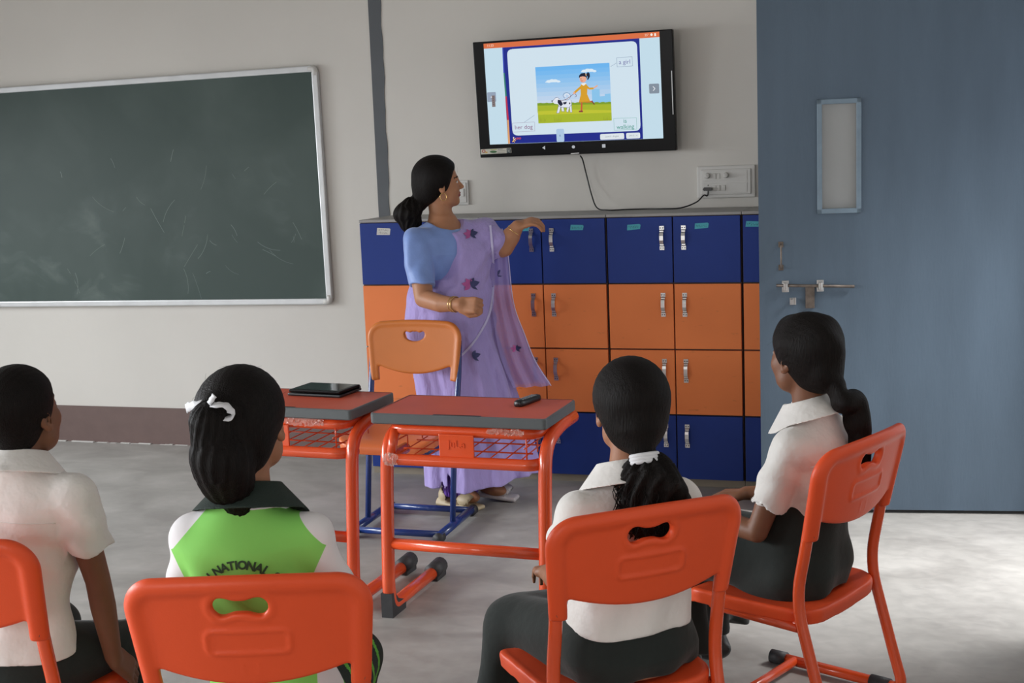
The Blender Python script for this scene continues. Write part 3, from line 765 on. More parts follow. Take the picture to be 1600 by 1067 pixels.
def chair_seat(w=.40, d0=-.005, d1=.385, z=.405):
    def f(P):
        x, y, z_ = P[:, 0], P[:, 1], P[:, 2]; cy = (d0+d1)/2; hy = (d1-d0)/2
        wx = w/2*(1-.06*(cy-y)/hy)
        q0 = np.abs(x)-(wx-.07); q1 = np.abs(y-cy)-(hy-.07)
        s2 = np.sqrt(np.maximum(q0, 0)**2+np.maximum(q1, 0)**2)+np.minimum(np.maximum(q0, q1), 0)-.07
        top = z+.010*(np.abs(x)/(w/2))**2-.018*np.exp(-((y-cy+.03)/.12)**2)*(1-(x/(w/2))**2)-.018*np.clip((y-d1+.06)/.06, 0, 1)**2
        v = np.abs(z_-top+.008)-.010
        d = np.sqrt(np.maximum(s2+.012, 0)**2+np.maximum(v+.008, 0)**2)+np.minimum(np.maximum(s2+.012, v+.008), 0)-.010
        skirt = np.maximum(np.abs(s2+.008)-.006, np.maximum(z_-top, top-.036-z_))
        return smin(d, skirt, .010)
    return mesh_sdf(f, (-w/2-.03, d0-.03, z-.07), (w/2+.03, d1+.03, z+.03), .0045, 2)
CB = chair_back(); CS = chair_seat(.42, z=.34)
def red_chair(label):
    t = empty('student_chair', (0, 0, 0), 0, label, 'chair', 'orange red student chairs in the front row')
    np_mesh('backrest', [(CB[0], CB[1], 0)], [M['redplastic']], t)
    np_mesh('seat', [(CS[0], CS[1], 0)], [M['redplastic']], t)
    for sx in (-1, 1):
        x = sx*.207
        pts = fillet([(x, -.026, .70), (x*.985, .004, .53), (x*.99, .034, .38), (x*1.0, -.045, .10), (x*1.0, -.07, .022), (x*1.0, .05, .022), (x*.97, .34, .022)], [.05, .10, .06, .055, .08])
        lg = MB().tube(pts, .0155, 14).build('side_frame', M['redpaint'], t)
        mb = MB(); mb.tube([(x, -.028, .021), (x, .03, .021)], .0205, 14); mb.box(x-.018, x+.018, -.04, .03, 0, .022, .005); mb.build('rubber_foot', M['rubber'], lg)
        MB().tube([(x*.975, .30, .021), (x*.965, .35, .021)], .0205, 14).build('rubber_foot', M['rubber'], lg)
    MB().tube([(-.197, .27, .024), (.197, .27, .024)], .014, 12).build('floor_crossbar', M['redpaint'], t)
    mb = MB(); mb.tube(fillet([(-.20, .03, .306), (-.185, .33, .306), (.185, .33, .306), (.20, .03, .306)], .06), .0125, 12); mb.tube([(-.203, .035, .312), (.203, .035, .312)], .0125, 12)
    mb.build('seat_frame', M['redpaint'], t)
    for sx in (-1, 1): MB().lathe([(.006, -.006), (.0085, 0), (.0085, .004), (.003, .006)], (sx*.205, -.020, .565), 'y', 10).build('bolt', M['dullmetal'], t)
    return t
ch0 = red_chair('orange red chair under the girl in the green and white sports shirt')
chairs = [ch0]
for lab in ('orange red chair under the girl with the low curly ponytail',
            'orange red chair under the girl with the plaited ponytail, beside the blue door',
            'orange red chair under the boy, cut off by the left edge'):
    c_ = copy_tree(ch0); c_['label'] = lab; chairs.append(c_)
CP = [((.445, -3.59), 17.0), ((1.08, -3.005), 39.0), ((1.487, -2.29), 65.5), ((-.350, -3.49), 4.5)]
for c_, (p, a) in zip(chairs, CP): c_.location = (p[0], p[1], 0); c_.rotation_euler = (0, 0, radians(a))

# ------------------------------------------------------------------ amber chair on a blue frame
bc = empty('teacher_chair', (-.372, -.735, 0), pi, 'amber plastic chair on a blue steel frame facing the desks, standing before the teacher', 'chair')
CB2 = chair_back(True, .435, .865, .638, .03, .612, .0105, .012)
np_mesh('backrest', [(CB2[0], CB2[1], 0)], [M['amber']], bc)
CS2 = chair_seat(.40, -.0, .38, .425)
np_mesh('seat', [(CS2[0], CS2[1], 0)], [mat('orange_seat_plastic', srgb(226, 118, 66), .4)], bc)
for sx in (-1, 1):
    x = sx*.198
    lg = MB().tube(fillet([(x, -.03, .78), (x, .0, .60), (x*.98, .06, .42), (x*.97, .13, .03)], [.08, .1]), .0125, 12).build('upright', M['bluepaint'], bc)
    rn = MB().tube([(x*.98, -.10, .028), (x*.98, .30, .028)], .019, 14, flat=.9).build('floor_runner', M['bluepaint'], bc)
    for y in (-.115, .285): MB().tube([(x*.98, y-.012, .022), (x*.98, y+.028, .022)], .0225, 12).build('rubber_foot', M['rubber'], rn)
for y in (-.085, .275): MB().tube([(-.19, y, .030), (.19, y, .030)], .014, 12, flat=1).build('floor_crossbar', M['bluepaint'], bc)
mb = MB(); mb.tube(fillet([(-.194, .06, .388), (-.185, .345, .388), (.185, .345, .388), (.194, .06, .388)], .07), .0165, 14); mb.tube([(-.194, .07, .386), (.194, .07, .386)], .0135, 12); mb.build('seat_frame', M['bluepaint'], bc)

# ------------------------------------------------------------------ desks
def desk(label):
    t = empty('student_desk', (0, 0, 0), 0, label, 'desk', 'orange red student desks')      # origin: floor under the middle of the near edge
    w, d, z = .63, .33, .70; th = .036
    def rr(w2, y0, y1, r, n=5):
        out = []
        for cx, cy, a0 in ((w2-r, y1-r, 0), (-w2+r, y1-r, pi/2), (-w2+r, y0+r, pi), (w2-r, y0+r, 1.5*pi)):
            out += [(cx+r*cos(a0+pi/2*k/n), cy+r*sin(a0+pi/2*k/n)) for k in range(n+1)]
        return out
    def slab(mb, o, z0, z1, b):
        n = len(o[0]); vs = []
        for pts, zz in o: vs += [(x, y, zz) for x, y in pts]
        k = len(o[0][0]); fs = [tuple(range(k))[::-1], tuple((len(o)-1)*k+i for i in range(k))]
        for j in range(len(o)-1): fs += [(j*k+i, j*k+(i+1) % k, (j+1)*k+(i+1) % k, (j+1)*k+i) for i in range(k)]
        mb.add(vs, fs)
    mb = MB(); slab(mb, [(rr(w/2-.004, .004, d-.004, .012), z-th+.002), (rr(w/2-.004, .004, d-.004, .012), z)], 0, 0, 0)
    mb.build('desktop', M['desktop'], t)
    mb = MB(); A = rr(w/2, 0, d, .014); B_ = rr(w/2-.006, .006, d-.006, .010)
    k = len(A); lev = [(A, z-.003), (rr(w/2-.0025, .0025, d-.0025, .013), z+.0008), (B_, z+.001)]; low = [(A, z-th+.004), (rr(w/2-.004, .004, d-.004, .012), z-th), (B_, z-th)]
    seq = low[::-1]+lev; vs = []; fs = []
    for pts, zz in seq: vs += [(x, y, zz) for x, y in pts]
    for j in range(len(seq)-1): fs += [(j*k+i, j*k+(i+1) % k, (j+1)*k+(i+1) % k, (j+1)*k+i) for i in range(k)]
    mb.add(vs, fs, False); eb = mb.build('edge_band', M['edge'], t)
    mb = MB(); mb.box(-.085, .085, .004, .018, z+.0002, z+.0012, .0005); mb.box(-.08, .08, .009, .016, z+.0006, z+.0016, .0003); mb.build('pencil_groove', M['black_plastic'], t)
    for sx in (-1, 1):
        x = .020+sx*.283
        pts = fillet([(x, d-.005, z-th-.022), (x, .17, z-th-.022), (x, .02, z-th-.055), (x, .0, .45), (x, -.03, .10), (x, -.02, .03), (x, .06, .03), (x, .40, .03)], [.06, .09, .2, .12, .05, .03])
        lg = MB().tube(pts, .0225, 16).build('side_frame', M['redpaint'], t)
        def cap_(y0, y1, zf):
            m_ = MB()
            m_.tube([(x, y0, .034), (x, y1, .038)], .030, 14)
            m_.box(x-.024, x+.024, y0, y1, 0, .034, .006); return m_
        cap_(.33, .415, 0).build('rubber_foot', M['rubber'], lg)
        m_ = MB(); hw = .021
        m_.add([(x+s_*hw, y, zz) for s_ in (-1, 1) for y, zz in ((-.052, 0), (.055, 0), (.06, .03), (.0, .055), (-.025, .085), (-.052, .085))],
               [(0, 1, 2, 3, 4, 5), (11, 10, 9, 8, 7, 6)]+[(i, (i+1) % 6, (i+1) % 6+6, i+6) for i in range(6)]); m_.build('rubber_foot', M['rubber'], lg)
    xi = .283
    MB().tube([(.02-xi, -.012, .252), (.02+xi, -.012, .252)], .0195, 14).build('crossbar', M['redpaint'], t)
    # upper loop carrying the top, lower loop of the book shelf
    MB().tube(fillet([(-.245, d-.02, z-th-.020), (-.245, .03, z-th-.020), (.268, .03, z-th-.022), (.268, d-.02, z-th-.022)], .055), .0200, 14).build('top_rail', M['redpaint'], t)
    MB().tube(fillet([(-.262, .16, .545), (-.262, .0, .545), (.268, .0, .545), (.292, .06, .545)], .05), .0200, 14, flat=1.0).build('shelf_rail', M['redpaint'], t)
    MB().tube([(-.20-.045, .0, .545), (-.235, .028, z-th-.02)], .0165, 12).build('corner_strut', M['redpaint'], t)
    pl = MB().box(-.062, .062, -.004, .004, .555, .638, .002).build('name_plate', M['redpaint'], t)
    mb = MB(); vs, fs = text_mesh('JuLe', .036, WZ(0, -.0052, .606), .0012, .0006); mb.add(vs, fs); mb.build('raised_letters', M['redpaint'], pl)
    mb = MB()
    for i in range(9):
        x = -.22+i*.055; mb.tube([(x, .0, .558), (x, .26, .566), (x, .262, .60)], .0025, 6)
    for y, zz in ((.09, .562), (.20, .566)): mb.tube([(-.235, y, zz), (.235, y, zz)], .0028, 6)
    mb.tube([(-.24, .262, .60), (.24, .262, .60)], .0028, 6)
    for sx in (-1, 1):
        for y in (.02, .13, .255): mb.tube([(sx*.238, y, .56), (sx*.238, y, z-th-.02)], .0028, 6)
        mb.tube([(sx*.238, .0, .60), (sx*.238, .26, .60)], .0028, 6)
    for x in (-.18, -.15, -.12): mb.tube(fillet([(x, .262, .60), (x, .262, .65)], .01), .0025, 6)
    mb.build('wire_shelf', M['redpaint'], t)
    return t
d0 = desk('orange red school desk nearer the centre, remote control lying on its top')
d0.location = (.212, -1.815, 0); d0.rotation_euler = (0, 0, radians(-2.2))
d1 = copy_tree(d0); d1['label'] = 'orange red school desk at the left, black tablet lying on its top'
d1.rotation_euler = (0, 0, radians(-4)); d1.location = (-.186-.315*cos(radians(-4)), -1.768-.315*sin(radians(-4)), 0)
# crumpled clear film left on the rails of the desks
film = mat('clear_film', (.8, .62, .55, 1), .12); film.node_tree.nodes['Principled BSDF'].inputs['Alpha'].default_value = .35
def wrap(parent, cx, cy, cz, lx, lz, seed):
    rnd = np.random.RandomState(seed); nx, nz = 26, 7; vs = []
    for i in range(nx):
        for j in range(nz):
            u = i/(nx-1)-.5; v = j/(nz-1)-.5
            vs.append((cx+u*lx+rnd.normal()*.002, cy-.019-.006*abs(rnd.normal())*(1-abs(2*v)), cz+v*lz*(1-1.2*u*u)+rnd.normal()*.002))
    MB().add(vs, [(i*nz+j, i*nz+j+1, (i+1)*nz+j+1, (i+1)*nz+j) for i in range(nx-1) for j in range(nz-1)]).build('plastic_film', film, parent)
wrap(d0, .17, .03, .650, .13, .022, 3); wrap(d0, -.235, .0, .548, .05, .045, 4); wrap(d1, .12, .03, .650, .16, .03, 5)

# remote control and tablet
rc = empty('remote_control', (.392, -1.565, .701), radians(-14), 'small black remote control lying on the right end of the nearer desk', 'remote control')
mb = MB(); pr = [(-.016, 0), (.016, 0), (.019, .008), (.015, .019), (0, .0215), (-.015, .019), (-.019, .008)]; vs = []; fs = []
ys = [(-.080, .55), (-.076, .85), (-.056, 1.05), (.0, 1.0), (.04, .95), (.054, .85), (.06, .5)]
for y, s_ in ys: vs += [(x*s_, y, (z if z == 0 else z*(.6+.4*s_))) for x, z in pr]
k = 7
for i in range(len(ys)-1): fs += [(i*k+j, i*k+(j+1) % k, (i+1)*k+(j+1) % k, (i+1)*k+j) for j in range(k)]
fs += [tuple(range(k)), tuple((len(ys)-1)*k+j for j in range(k))]
mb.add(vs, fs, True); mb.build('casing', M['black_plastic'], rc)
mb = MB(); bm_ = mat('grey_keys', srgb(120, 122, 126), .5)
for i in range(7):
    for j in range(3): mb.box(-.0105+j*.0075, -.0045+j*.0075, -.055+i*.0135, -.047+i*.0135, .0185, .0218, .001)
mb.build('keys', bm_, rc, None)
ct = empty('tablet', (-.425, -1.478, .701), radians(-6), 'black tablet in an open folding case lying on the left desk', 'tablet')
MB().box(-.112, .112, -.078, .078, 0, .010, .004).build('folio_case', M['black_plastic'], ct)
mb = MB(); R_t = Matrix.Rotation(radians(-3.2), 4, 'Y') @ Matrix.Rotation(radians(2.2), 4, 'X')
tmp = MB().box(-.108, .108, -.075, .075, .013, .023, .004); tmp.v = [tuple(v) for v in tmp.v]
tb = tmp.build('tablet_body', M['tvblack'], ct)
MB().box(-.096, .096, -.062, .064, .0231, .0236).build('tablet_glass', mat('dark_green_glass', srgb(28, 46, 44), .08), tb)
MB().box(-.110, .110, .066, .076, .004, .018, .002).build('hinge_strap', M['black_plastic'], ct)
# ------------------------------------------------------------------ people
def skin_mat(name, col):
    m = mat(name, col, .5, var=.05, vscale=25, bump=.04, bscale=200, spec=.35)
    b = m.node_tree.nodes['Principled BSDF']; b.inputs['Subsurface Weight'].default_value = .08; b.inputs['Subsurface Radius'].default_value = (.02, .008, .004); return m
M['skin_t'] = skin_mat('warm_brown_skin', srgb(176, 124, 92)); M['skin_a'] = skin_mat('deep_brown_skin', srgb(126, 84, 62)); M['skin_g'] = skin_mat('brown_skin', srgb(158, 108, 80))
M['lips'] = mat('lips', srgb(140, 70, 62), .4); M['eyew'] = mat('eye_white', (.6, .58, .55, 1), .2); M['iris'] = mat('dark_iris', (.01, .007, .005, 1), .1)
M['brow'] = mat('eyebrow_hair', (.015, .01, .008, 1), .7)
M['shirt'] = mat('white_school_cotton', srgb(234, 230, 226), .8, var=.02, bump=.55, bscale=9, sheen=.2, spec=.2, bdist=.03)
M['green'] = mat('green_jersey', srgb(106, 186, 74), .75, var=.03, bump=.15, bscale=14, spec=.2)
M['dkgreen'] = mat('dark_green_knit', srgb(30, 44, 38), .85, bump=.3, bscale=300)
M['skirt'] = mat('charcoal_green_cloth', srgb(40, 45, 43), .85, var=.08, vscale=9, bump=.2, bscale=30, sheen=.15, spec=.2)
M['shoe'] = mat('black_shoe', (.012, .012, .012, 1), .35)
M['jletters'] = mat('dark_green_print', srgb(38, 66, 40), .7)
def frameM(y, z):          # columns: right, forward(y), up
    y = Vector(y).normalized(); z = Vector(z); z = (z-y*z.dot(y)).normalized(); x = y.cross(z)
    return np.array([[x[i], y[i], z[i]] for i in range(3)], np.float32)
def in_frame(g, c, R, s=1.0):
    c = np.array(c, np.float32); return lambda P: g(((P-c)@R)/s)*s
def to_frame(p, c, R, s=1.0): return np.array(c)+R@(np.array(p, float)*s)
def head_sdf():
    H = SDF()
    H.u(f_ell((0, -.014, .028), (.072, .090, .080)))
    H.u(f_ell((0, .022, -.035), (.054, .060, .072)), .03)
    H.u(f_cap((-.030, .020, -.072), (.030, .020, -.072), .026), .03)
    H.u(f_ell((0, .060, -.088), (.019, .018, .016)), .022)
    H.u(f_ell((.032, .052, -.032), (.022, .022, .022)), .02).u(f_ell((-.032, .052, -.032), (.022, .022, .022)), .02)
    H.u(f_cap((-.028, .072, .014), (.028, .072, .014), .009), .014)
    for s in (-1, 1): H.cut(f_ell((s*.030, .088, -.002), (.017, .013, .010)), .014)
    for s in (-1, 1): H.u(f_ell((s*.0295, .0655, -.003), (.0125, .0125, .0115)), .003)
    H.u(f_cap((0, .078, .004), (0, .097, -.026), .0062, .0088), .010)
    for s in (-1, 1): H.u(f_ell((s*.0095, .090, -.030), (.0065, .008, .006)), .007)
    H.u(f_ell((0, .080, -.052), (.021, .0095, .0048)), .006).u(f_ell((0, .078, -.061), (.017, .010, .0055)), .006)
    H.cut(f_ell((0, .090, -.0565), (.018, .010, .0011)), .003)
    for s in (-1, 1):
        R = rotm(.15, 0, -s*.35)
        e = SDF().u(f_ell((s*.074, -.004, -.012), (.006, .018, .029), R)).cut(f_ell((s*.080, .001, -.010), (.006, .010, .018), R), .005).u(f_ell((s*.073, .002, -.036), (.006, .009, .009)), .008)
        H.u(e, .006)
    return H
HEAD = head_sdf()
def face_mat(c, R, s):
    def m(P):
        Q = ((P-np.array(c))@R)/s; x, y, z = np.abs(Q[:, 0]), Q[:, 1], Q[:, 2]; o = np.zeros(len(P), int)
        o[(x < .021) & (y > .070) & (z > -.067) & (z < -.047)] = 1
        ey = ((x-.0295)/.0115)**2+((z+.003)/.0058)**2 < 1; o[ey & (y > .064)] = 2
        ir = ((x-.0295)/.0055)**2+((z+.003)/.0055)**2 < 1; o[ir & ey & (y > .064)] = 3
        br = (np.abs(z-.0195+.25*(x-.03)**2/.01) < .0028) & (x > .013) & (x < .046) & (y > .05); o[br] = 4
        li = (((x-.0295)/.0128)**2+((z+.003)/.0070)**2 < 1) & ~ey & (z > -.003) & (y > .06); o[li] = 3
        return o
    return m
def hand(S_, wrist, d, n, side, s=1.0, curl=(.3, .35, .3), thumb=0.0, spread=.06, r=.0078):
    """palm + five separate jointed fingers; d finger direction, n back of the hand direction, side +1 thumb on frame x+"""
    R = frameM(d, n); T = lambda p: to_frame(p, wrist, R, s)
    palm = SDF().u(f_box((0, .045, 0), (.036, .044, .0125), .012)).u(f_ell((side*.022, .030, -.006), (.018, .030, .013)), .012)
    S_.u(in_frame(palm, wrist, R, s), .014)
    for k in range(4):
        x = (-1.5+k)*.0185; L = (.052, .064, .068, .060)[k]*1.06
        a = (.0, .0, .0)
        px = side*x; b = np.array([px, .086-abs(k-1.8)*.003, .001]); ang = 0; pts = [b-np.array([0, .02, 0]), b]
        for j, (fr, cu) in enumerate(zip((.42, .32, .26), curl)):
            ang += cu*(1+.08*k); sp = side*(k-1.5)*spread
            b = b+np.array([sin(sp)*cos(ang), cos(sp)*cos(ang), -sin(ang)])*L*fr*1.35; pts.append(b)
        rs = [r*1.15, r*1.08, r, r*.92, r*.78]
        S_.u(f_chain([T(p) for p in pts], [q*s for q in rs]), .004)
    t0 = np.array([side*.024, .018, -.006]); t1 = np.array([side*(.050-.012*thumb), .046, -.014-.012*thumb]); t2 = np.array([side*(.058-.030*thumb), .074, -.018-.02*thumb]); t3 = np.array([side*(.057-.048*thumb), .095, -.020-.022*thumb])
    S_.u(f_chain([T(p) for p in (t0, t1, t2, t3)], [r*1.5*s, r*1.35*s, r*1.1*s, r*.9*s]), .006)
def snap(f, P, off=.002, it=14, h=.002):
    P = np.array(P, np.float32)
    for _ in range(it):
        d = f(P); g = np.stack([f(P+np.eye(3, dtype=np.float32)[k]*h)-d for k in range(3)], -1)/h
        g /= np.maximum(np.linalg.norm(g, axis=1, keepdims=True), 1e-4); P = P-g*(d-off)[:, None]*.8
    return P
def shoot(f, P, dr, off=.002, n=90, step=.006):      # move points along dr until they meet the surface
    P = np.array(P, np.float32); dr = np.array(dr, np.float32)
    for _ in range(n):
        d = f(P)-off; P = P+dr*np.clip(d, -.01, .02)[:, None]*.7
    return P
def hair_shell(c, R, s, thick=.012, back=0, fringe=0, nape=-.085, seed=1, front=.045, slope=.45):
    g = SDF().u(f_ell((0, -.016, .030), (.074+thick, .092+thick, .081+thick)))
    g.u(f_ell((0, -.045-back, -.03), (.060+thick*.6, .052, .068)), .03)
    def cutf(P):
        x, y, z = P[:, 0], P[:, 1], P[:, 2]
        hair = y-(front+slope*np.clip(z, -.2, .09)-2.5*x*x*(z < .05))
        return np.maximum(hair, nape-z-.25*np.clip(-y, 0, .1))
    g.keep(cutf, .012)
    w1 = wob(seed, 26, .0022, (1, .5, .5)); g.disp(lambda P: w1(P)+.0004*np.sin(90*np.arctan2(P[:, 0], P[:, 2]+.10)+10*P[:, 1]))
    if fringe: g.u(fringe, .01)
    return in_frame(g, c, R, s)
def tail(pts, rs, seed, groove=.0035, n=14):
    P_ = np.array(pts, np.float32); base = f_chain(pts, rs); w1 = wob(seed, 40, .005)
    def f(P):
        i = np.argmin(((P[:, None, :]-P_[None])**2).sum(-1), 1); q = P-P_[i]; a = np.arctan2(q[:, 0], q[:, 1])
        return base(P)+groove*np.sin(n*a+P[:, 2]*45+2*np.sin(P[:, 2]*30))*.6+w1(P)
    return f
def flyaways(c, R, s, n, seed, r=.00022, top=True, L=.035):
    n = n//2; rnd = random.Random(seed); mb = MB()
    for k in range(n):
        a = rnd.uniform(0, 2*pi); e = rnd.uniform(.0, 1.3)
        d0_ = Vector((cos(a)*cos(e), sin(a)*cos(e)-.2, sin(e))).normalized(); p = Vector((d0_.x*.084, d0_.y*.100-.016, d0_.z*.090+.03))
        t = Vector((rnd.uniform(-1, 1), rnd.uniform(-1, .6), rnd.uniform(-.7, .4))); t = (t-d0_*t.dot(d0_)).normalized(); l = L*rnd.uniform(.5, 1.3)
        q = [p, p+t*l*.5+d0_*l*.12, p+t*l+d0_*l*rnd.uniform(-.05, .22)]
        mb.tube([to_frame(v, c, R, s) for v in q], [r, r, r*.5], 4)
    return mb
def tris2quads(mb):
    V = np.array(mb.v, float); F_ = [list(f)+[f[-1]]*(4-len(f)) for f in mb.f if len(f) <= 4]; return V, np.array([f for f in F_ if len(set(f)) == 4])
def hair_obj(name, f, lo, hi, parent, h=.004, fly=None):
    V, Q = mesh_sdf(f, lo, hi, h, 1); parts = [(V, Q, 0)]
    if fly: v, q = tris2quads(fly); parts.append((v, q, 0))
    return np_mesh(name, parts, [M['hair']], parent)

def child(spec):
    g = spec.get; cx, cy, sz = spec['sh']; hx, hy = g('hip', (cx, .15)); hc, hyaw, hpitch, hroll = spec['head']
    R = rotm(hpitch, hroll, hyaw); s = g('hs', 1.0); lo, hi = spec['box']
    arms = spec['arms']; shw = g('shw', .120)
    neck0 = np.array([cx, cy+.005, sz+.01]); neck1 = np.array(hc)+R@np.array([0, -.02, -.05])*s
    dz = g('dz', -.062)
    def torso(e, top=True):
        return f_loft([(.41+dz, hx, hy, .138+e, .108+e), (.49+dz, hx, hy, .132+e, .100+e), (.56, (hx+cx)/2, (hy+cy)/2, .116+e, .090+e), (sz-.12, cx, cy, .126+e, .088+e), (sz-.05, cx, cy-.002, .122+e, .074+e), (sz-.005, cx, cy-.002, .080+e, .056+e), (sz+.035, cx, cy, .048+e, .046+e)])
    B = SDF().u(torso(-.012)).u(f_cap((cx-shw, cy, sz-.035), (cx+shw, cy, sz-.035), .036), .03)
    B.u(f_cap(neck0, neck1, .047, .043), .02)
    B.u(in_frame(HEAD, hc, R, s), .012)
    knees = g('knees', ((-.10, .50, .405), (.10, .50, .405))); ank = g('ankles', ((-.10, .50, .09), (.10, .50, .09)))
    for sd, kn, an in zip((-1, 1), knees, ank):
        B.u(f_cap((hx+sd*.075, hy+.01, .475+dz), kn, .070, .050), .02); B.u(f_chain([kn, (np.array(kn)*.6+np.array(an)*.4-np.array([0, .012, 0])), an], [.048, .044, .030]), .015)
        B.u(f_ell((an[0], an[1]+.045, .045), (.036, .10, .036)), .02)
    for sd, (el, wr, hd, hn, cu, ts, th) in zip((-1, 1), arms):
        shp = (cx+sd*shw, cy, sz-.04)
        B.u(f_chain([shp, (np.array(shp)+np.array(el))/2, el, (np.array(el)*.65+np.array(wr)*.35), wr], [.037, .034, .029, .0295, .0205]), .012)
        hand(B, wr, hd, hn, ts, g('hands', .88), cu, th)
    V, Q = mesh_sdf(B, lo, hi, .0048, 1)
    per = np_mesh('person', [(V, Q, face_mat(hc, R, s))], [spec['skin'], M['lips'], M['eyew'], M['iris'], M['brow']])
    per.location = (*spec['loc'], 0); per.rotation_euler = (0, 0, radians(spec['yaw'])); tag(per, spec['label'], 'person', 'seated pupils in the front row')
    # shirt
    T = SDF().u(torso(.012)).u(f_cap((cx-shw, cy, sz-.040), (cx+shw, cy, sz-.040), .048), .045)
    cl = g('slv', .5); w1 = wob(g('seed', 1), 17, g('fold', .010), (1, 1, .55))
    slc = []
    for sd, a in zip((-1, 1), arms):
        shp = np.array((cx+sd*shw, cy, sz-.042)); el = np.array(a[0]); dv = el-shp; L = np.linalg.norm(dv); dv = dv/L; end = shp+dv*L*cl
        slv = SDF().u(f_cap(shp, shp+dv*(L*cl+.03), .047, .058)).keep(hs(dv, float(end@dv)), .004).cut(SDF().u(f_cap(shp+dv*L*cl*.6, end+dv*.05, .030, .054)).keep(hs(-dv, -float((end-dv*.02)@dv))), .004)
        T.u(slv, .012)
    hem = g('hem', .47)
    nf = f_cap(neck0+np.array([0, .0, .005]), neck1, .050, .050); T.cut(nf, .006)
    w3 = wob(g('seed', 1)+50, 48, .0045, (1, 1, .45)); T.disp(lambda P: w1(P)+w3(P)*np.clip((sz+.01-P[:, 2])/.08, .2, 1)+.004*np.sin(55*(P[:, 0]+.5*P[:, 2])+3*np.sin(P[:, 2]*18))*np.clip((sz-.03-P[:, 2])/.1, 0, 1))
    T.keep(lambda P: hem-P[:, 2]+.002*np.sin(P[:, 0]*30), .006)
    V, Q = mesh_sdf(T, lo, hi, .0048, 1)
    sh = np_mesh(g('shirtname', 'shirt'), [(V, Q, g('shirtmat', 0))], spec['shirtmats'], per)
    sh['label'] = g('shirtlabel', 'white short-sleeved school shirt')
    # collar
    Rn = rotm(-.30, 0, hyaw*.0); cc = np.array([cx, cy+.012, sz+.045])
    def col(P):
        q = (P-cc)@Rn; rr_ = np.sqrt(q[:, 0]**2+(q[:, 1]*1.05)**2); z = q[:, 2]
        fold = np.abs(rr_-(.062+np.clip(.022-z, 0, .1)*.95))-.0040; band = np.abs(rr_-.058)-.0035
        d = smin(np.maximum(fold, np.maximum(z-.024, -.030-z-.012*np.clip(q[:, 1]/.05, 0, 1))), np.maximum(band, np.maximum(z-.024, -.01-z)), .004)
        return smax(d, (q[:, 1]-.035-np.abs(q[:, 0])*1.2), .003) if not g('round') else d
    V, Q = mesh_sdf(col, cc-.13, cc+.13, .0026, 3); np_mesh('collar', [(V, Q, 0)], [g('colmat', M['shirt'])], sh)
    if not g('round'):      # yoke seam across the back
        ys_ = shoot(T, [(cx+t*.125, cy-.22, sz-.085+.012*(1-t*t)) for t in np.linspace(-1, 1, 30)], (0, 1, 0), .0002)
        MB().tube([tuple(p) for p in ys_], .0012, 5).build('yoke_seam', M['shirt'], sh)
    # lower clothing
    k0, k1 = np.array(knees[0]), np.array(knees[1])
    if g('lower') == 'skirt':
        K = SDF().u(f_loft([(.41+dz, hx, hy+.03, .152, .132), (.455+dz, hx, hy+.01, .150, .122), (hem-.03, hx, hy, .132, .104), (hem+.03, hx, hy, .118, .092)]))
        for sd, kn in ((-1, k0), (1, k1)): K.u(f_cap((hx+sd*.08, hy+.02, .470+dz), kn+np.array([sd*.01, .02, .005]), .088, .074), .05)
        K.u(f_cap((hx, hy+.05, .46+dz), (k0+k1)/2+np.array([0, .02, -.01]), .075, .070), .05)
        fall = SDF()
        zb = g('skz', .16)
        for t in np.linspace(-.15, 1.15, 6):
            p = k0*(1-t)+k1*t; fall.u(f_cap(p+np.array([0, .02, -.01]), (p[0]*1.10-hx*.10, p[1]+.02, zb-.04), .062, .088), .05)
        K.u(fall, .05); K.keep(lambda P: zb-P[:, 2]+.01*np.sin(P[:, 0]*25), .006)
        w2 = wob(g('seed', 1)+9, 20, .010)
        K.disp(lambda P: w2(P)*np.clip((hem-.02-P[:, 2])/.08, .1, 1)+.010*np.sin(46*P[:, 0]+16*P[:, 1]+2*np.sin(P[:, 2]*9))*np.clip((.40-P[:, 2])/.1, .22, 1))
        V, Q = mesh_sdf(K, lo, hi, .006, 1); o = np_mesh('skirt', [(V, Q, 0)], [M['skirt']], per); o['label'] = 'dark charcoal pleated skirt'
    else:
        K = SDF().u(f_loft([(.41+dz, hx, hy, .142, .122), (.46+dz, hx, hy, .144, .115), (hem-.02, hx, hy, .130, .100), (hem+.03, hx, hy, .118, .090)]))
        for sd, kn, an in ((-1, k0, ank[0]), (1, k1, ank[1])):
            K.u(f_cap((hx+sd*.075, hy+.01, .475+dz), kn, .083, .064), .03); K.u(f_cap(kn, (an[0], an[1], .07), .062, .050), .025)
        K.keep(lambda P: .07-P[:, 2]); w2 = wob(g('seed', 1)+9, 24, .008); K.disp(w2)
        V, Q = mesh_sdf(K, lo, hi, .0055, 1); o = np_mesh('trousers', [(V, Q, g('trmat', 0))], g('trmats', [M['skirt']]), per)
    shs = SDF()
    for an in ank:
        one = SDF().u(f_ell((an[0], an[1]+.05, .045), (.043, .112, .046))).u(f_cap((an[0], an[1], .05), (an[0], an[1], .09), .042, .038), .02).keep(lambda P: .002-P[:, 2])
        V, Q = mesh_sdf(one, (an[0]-.07, an[1]-.1, -.02), (an[0]+.07, an[1]+.2, .15), .005, 1); np_mesh('shoe', [(V, Q, 0)], [M['shoe']], per)
    return per, sh, T, R

down = (0, .3, -1)
locs = [((p[0], p[1]), a) for p, a in CP]
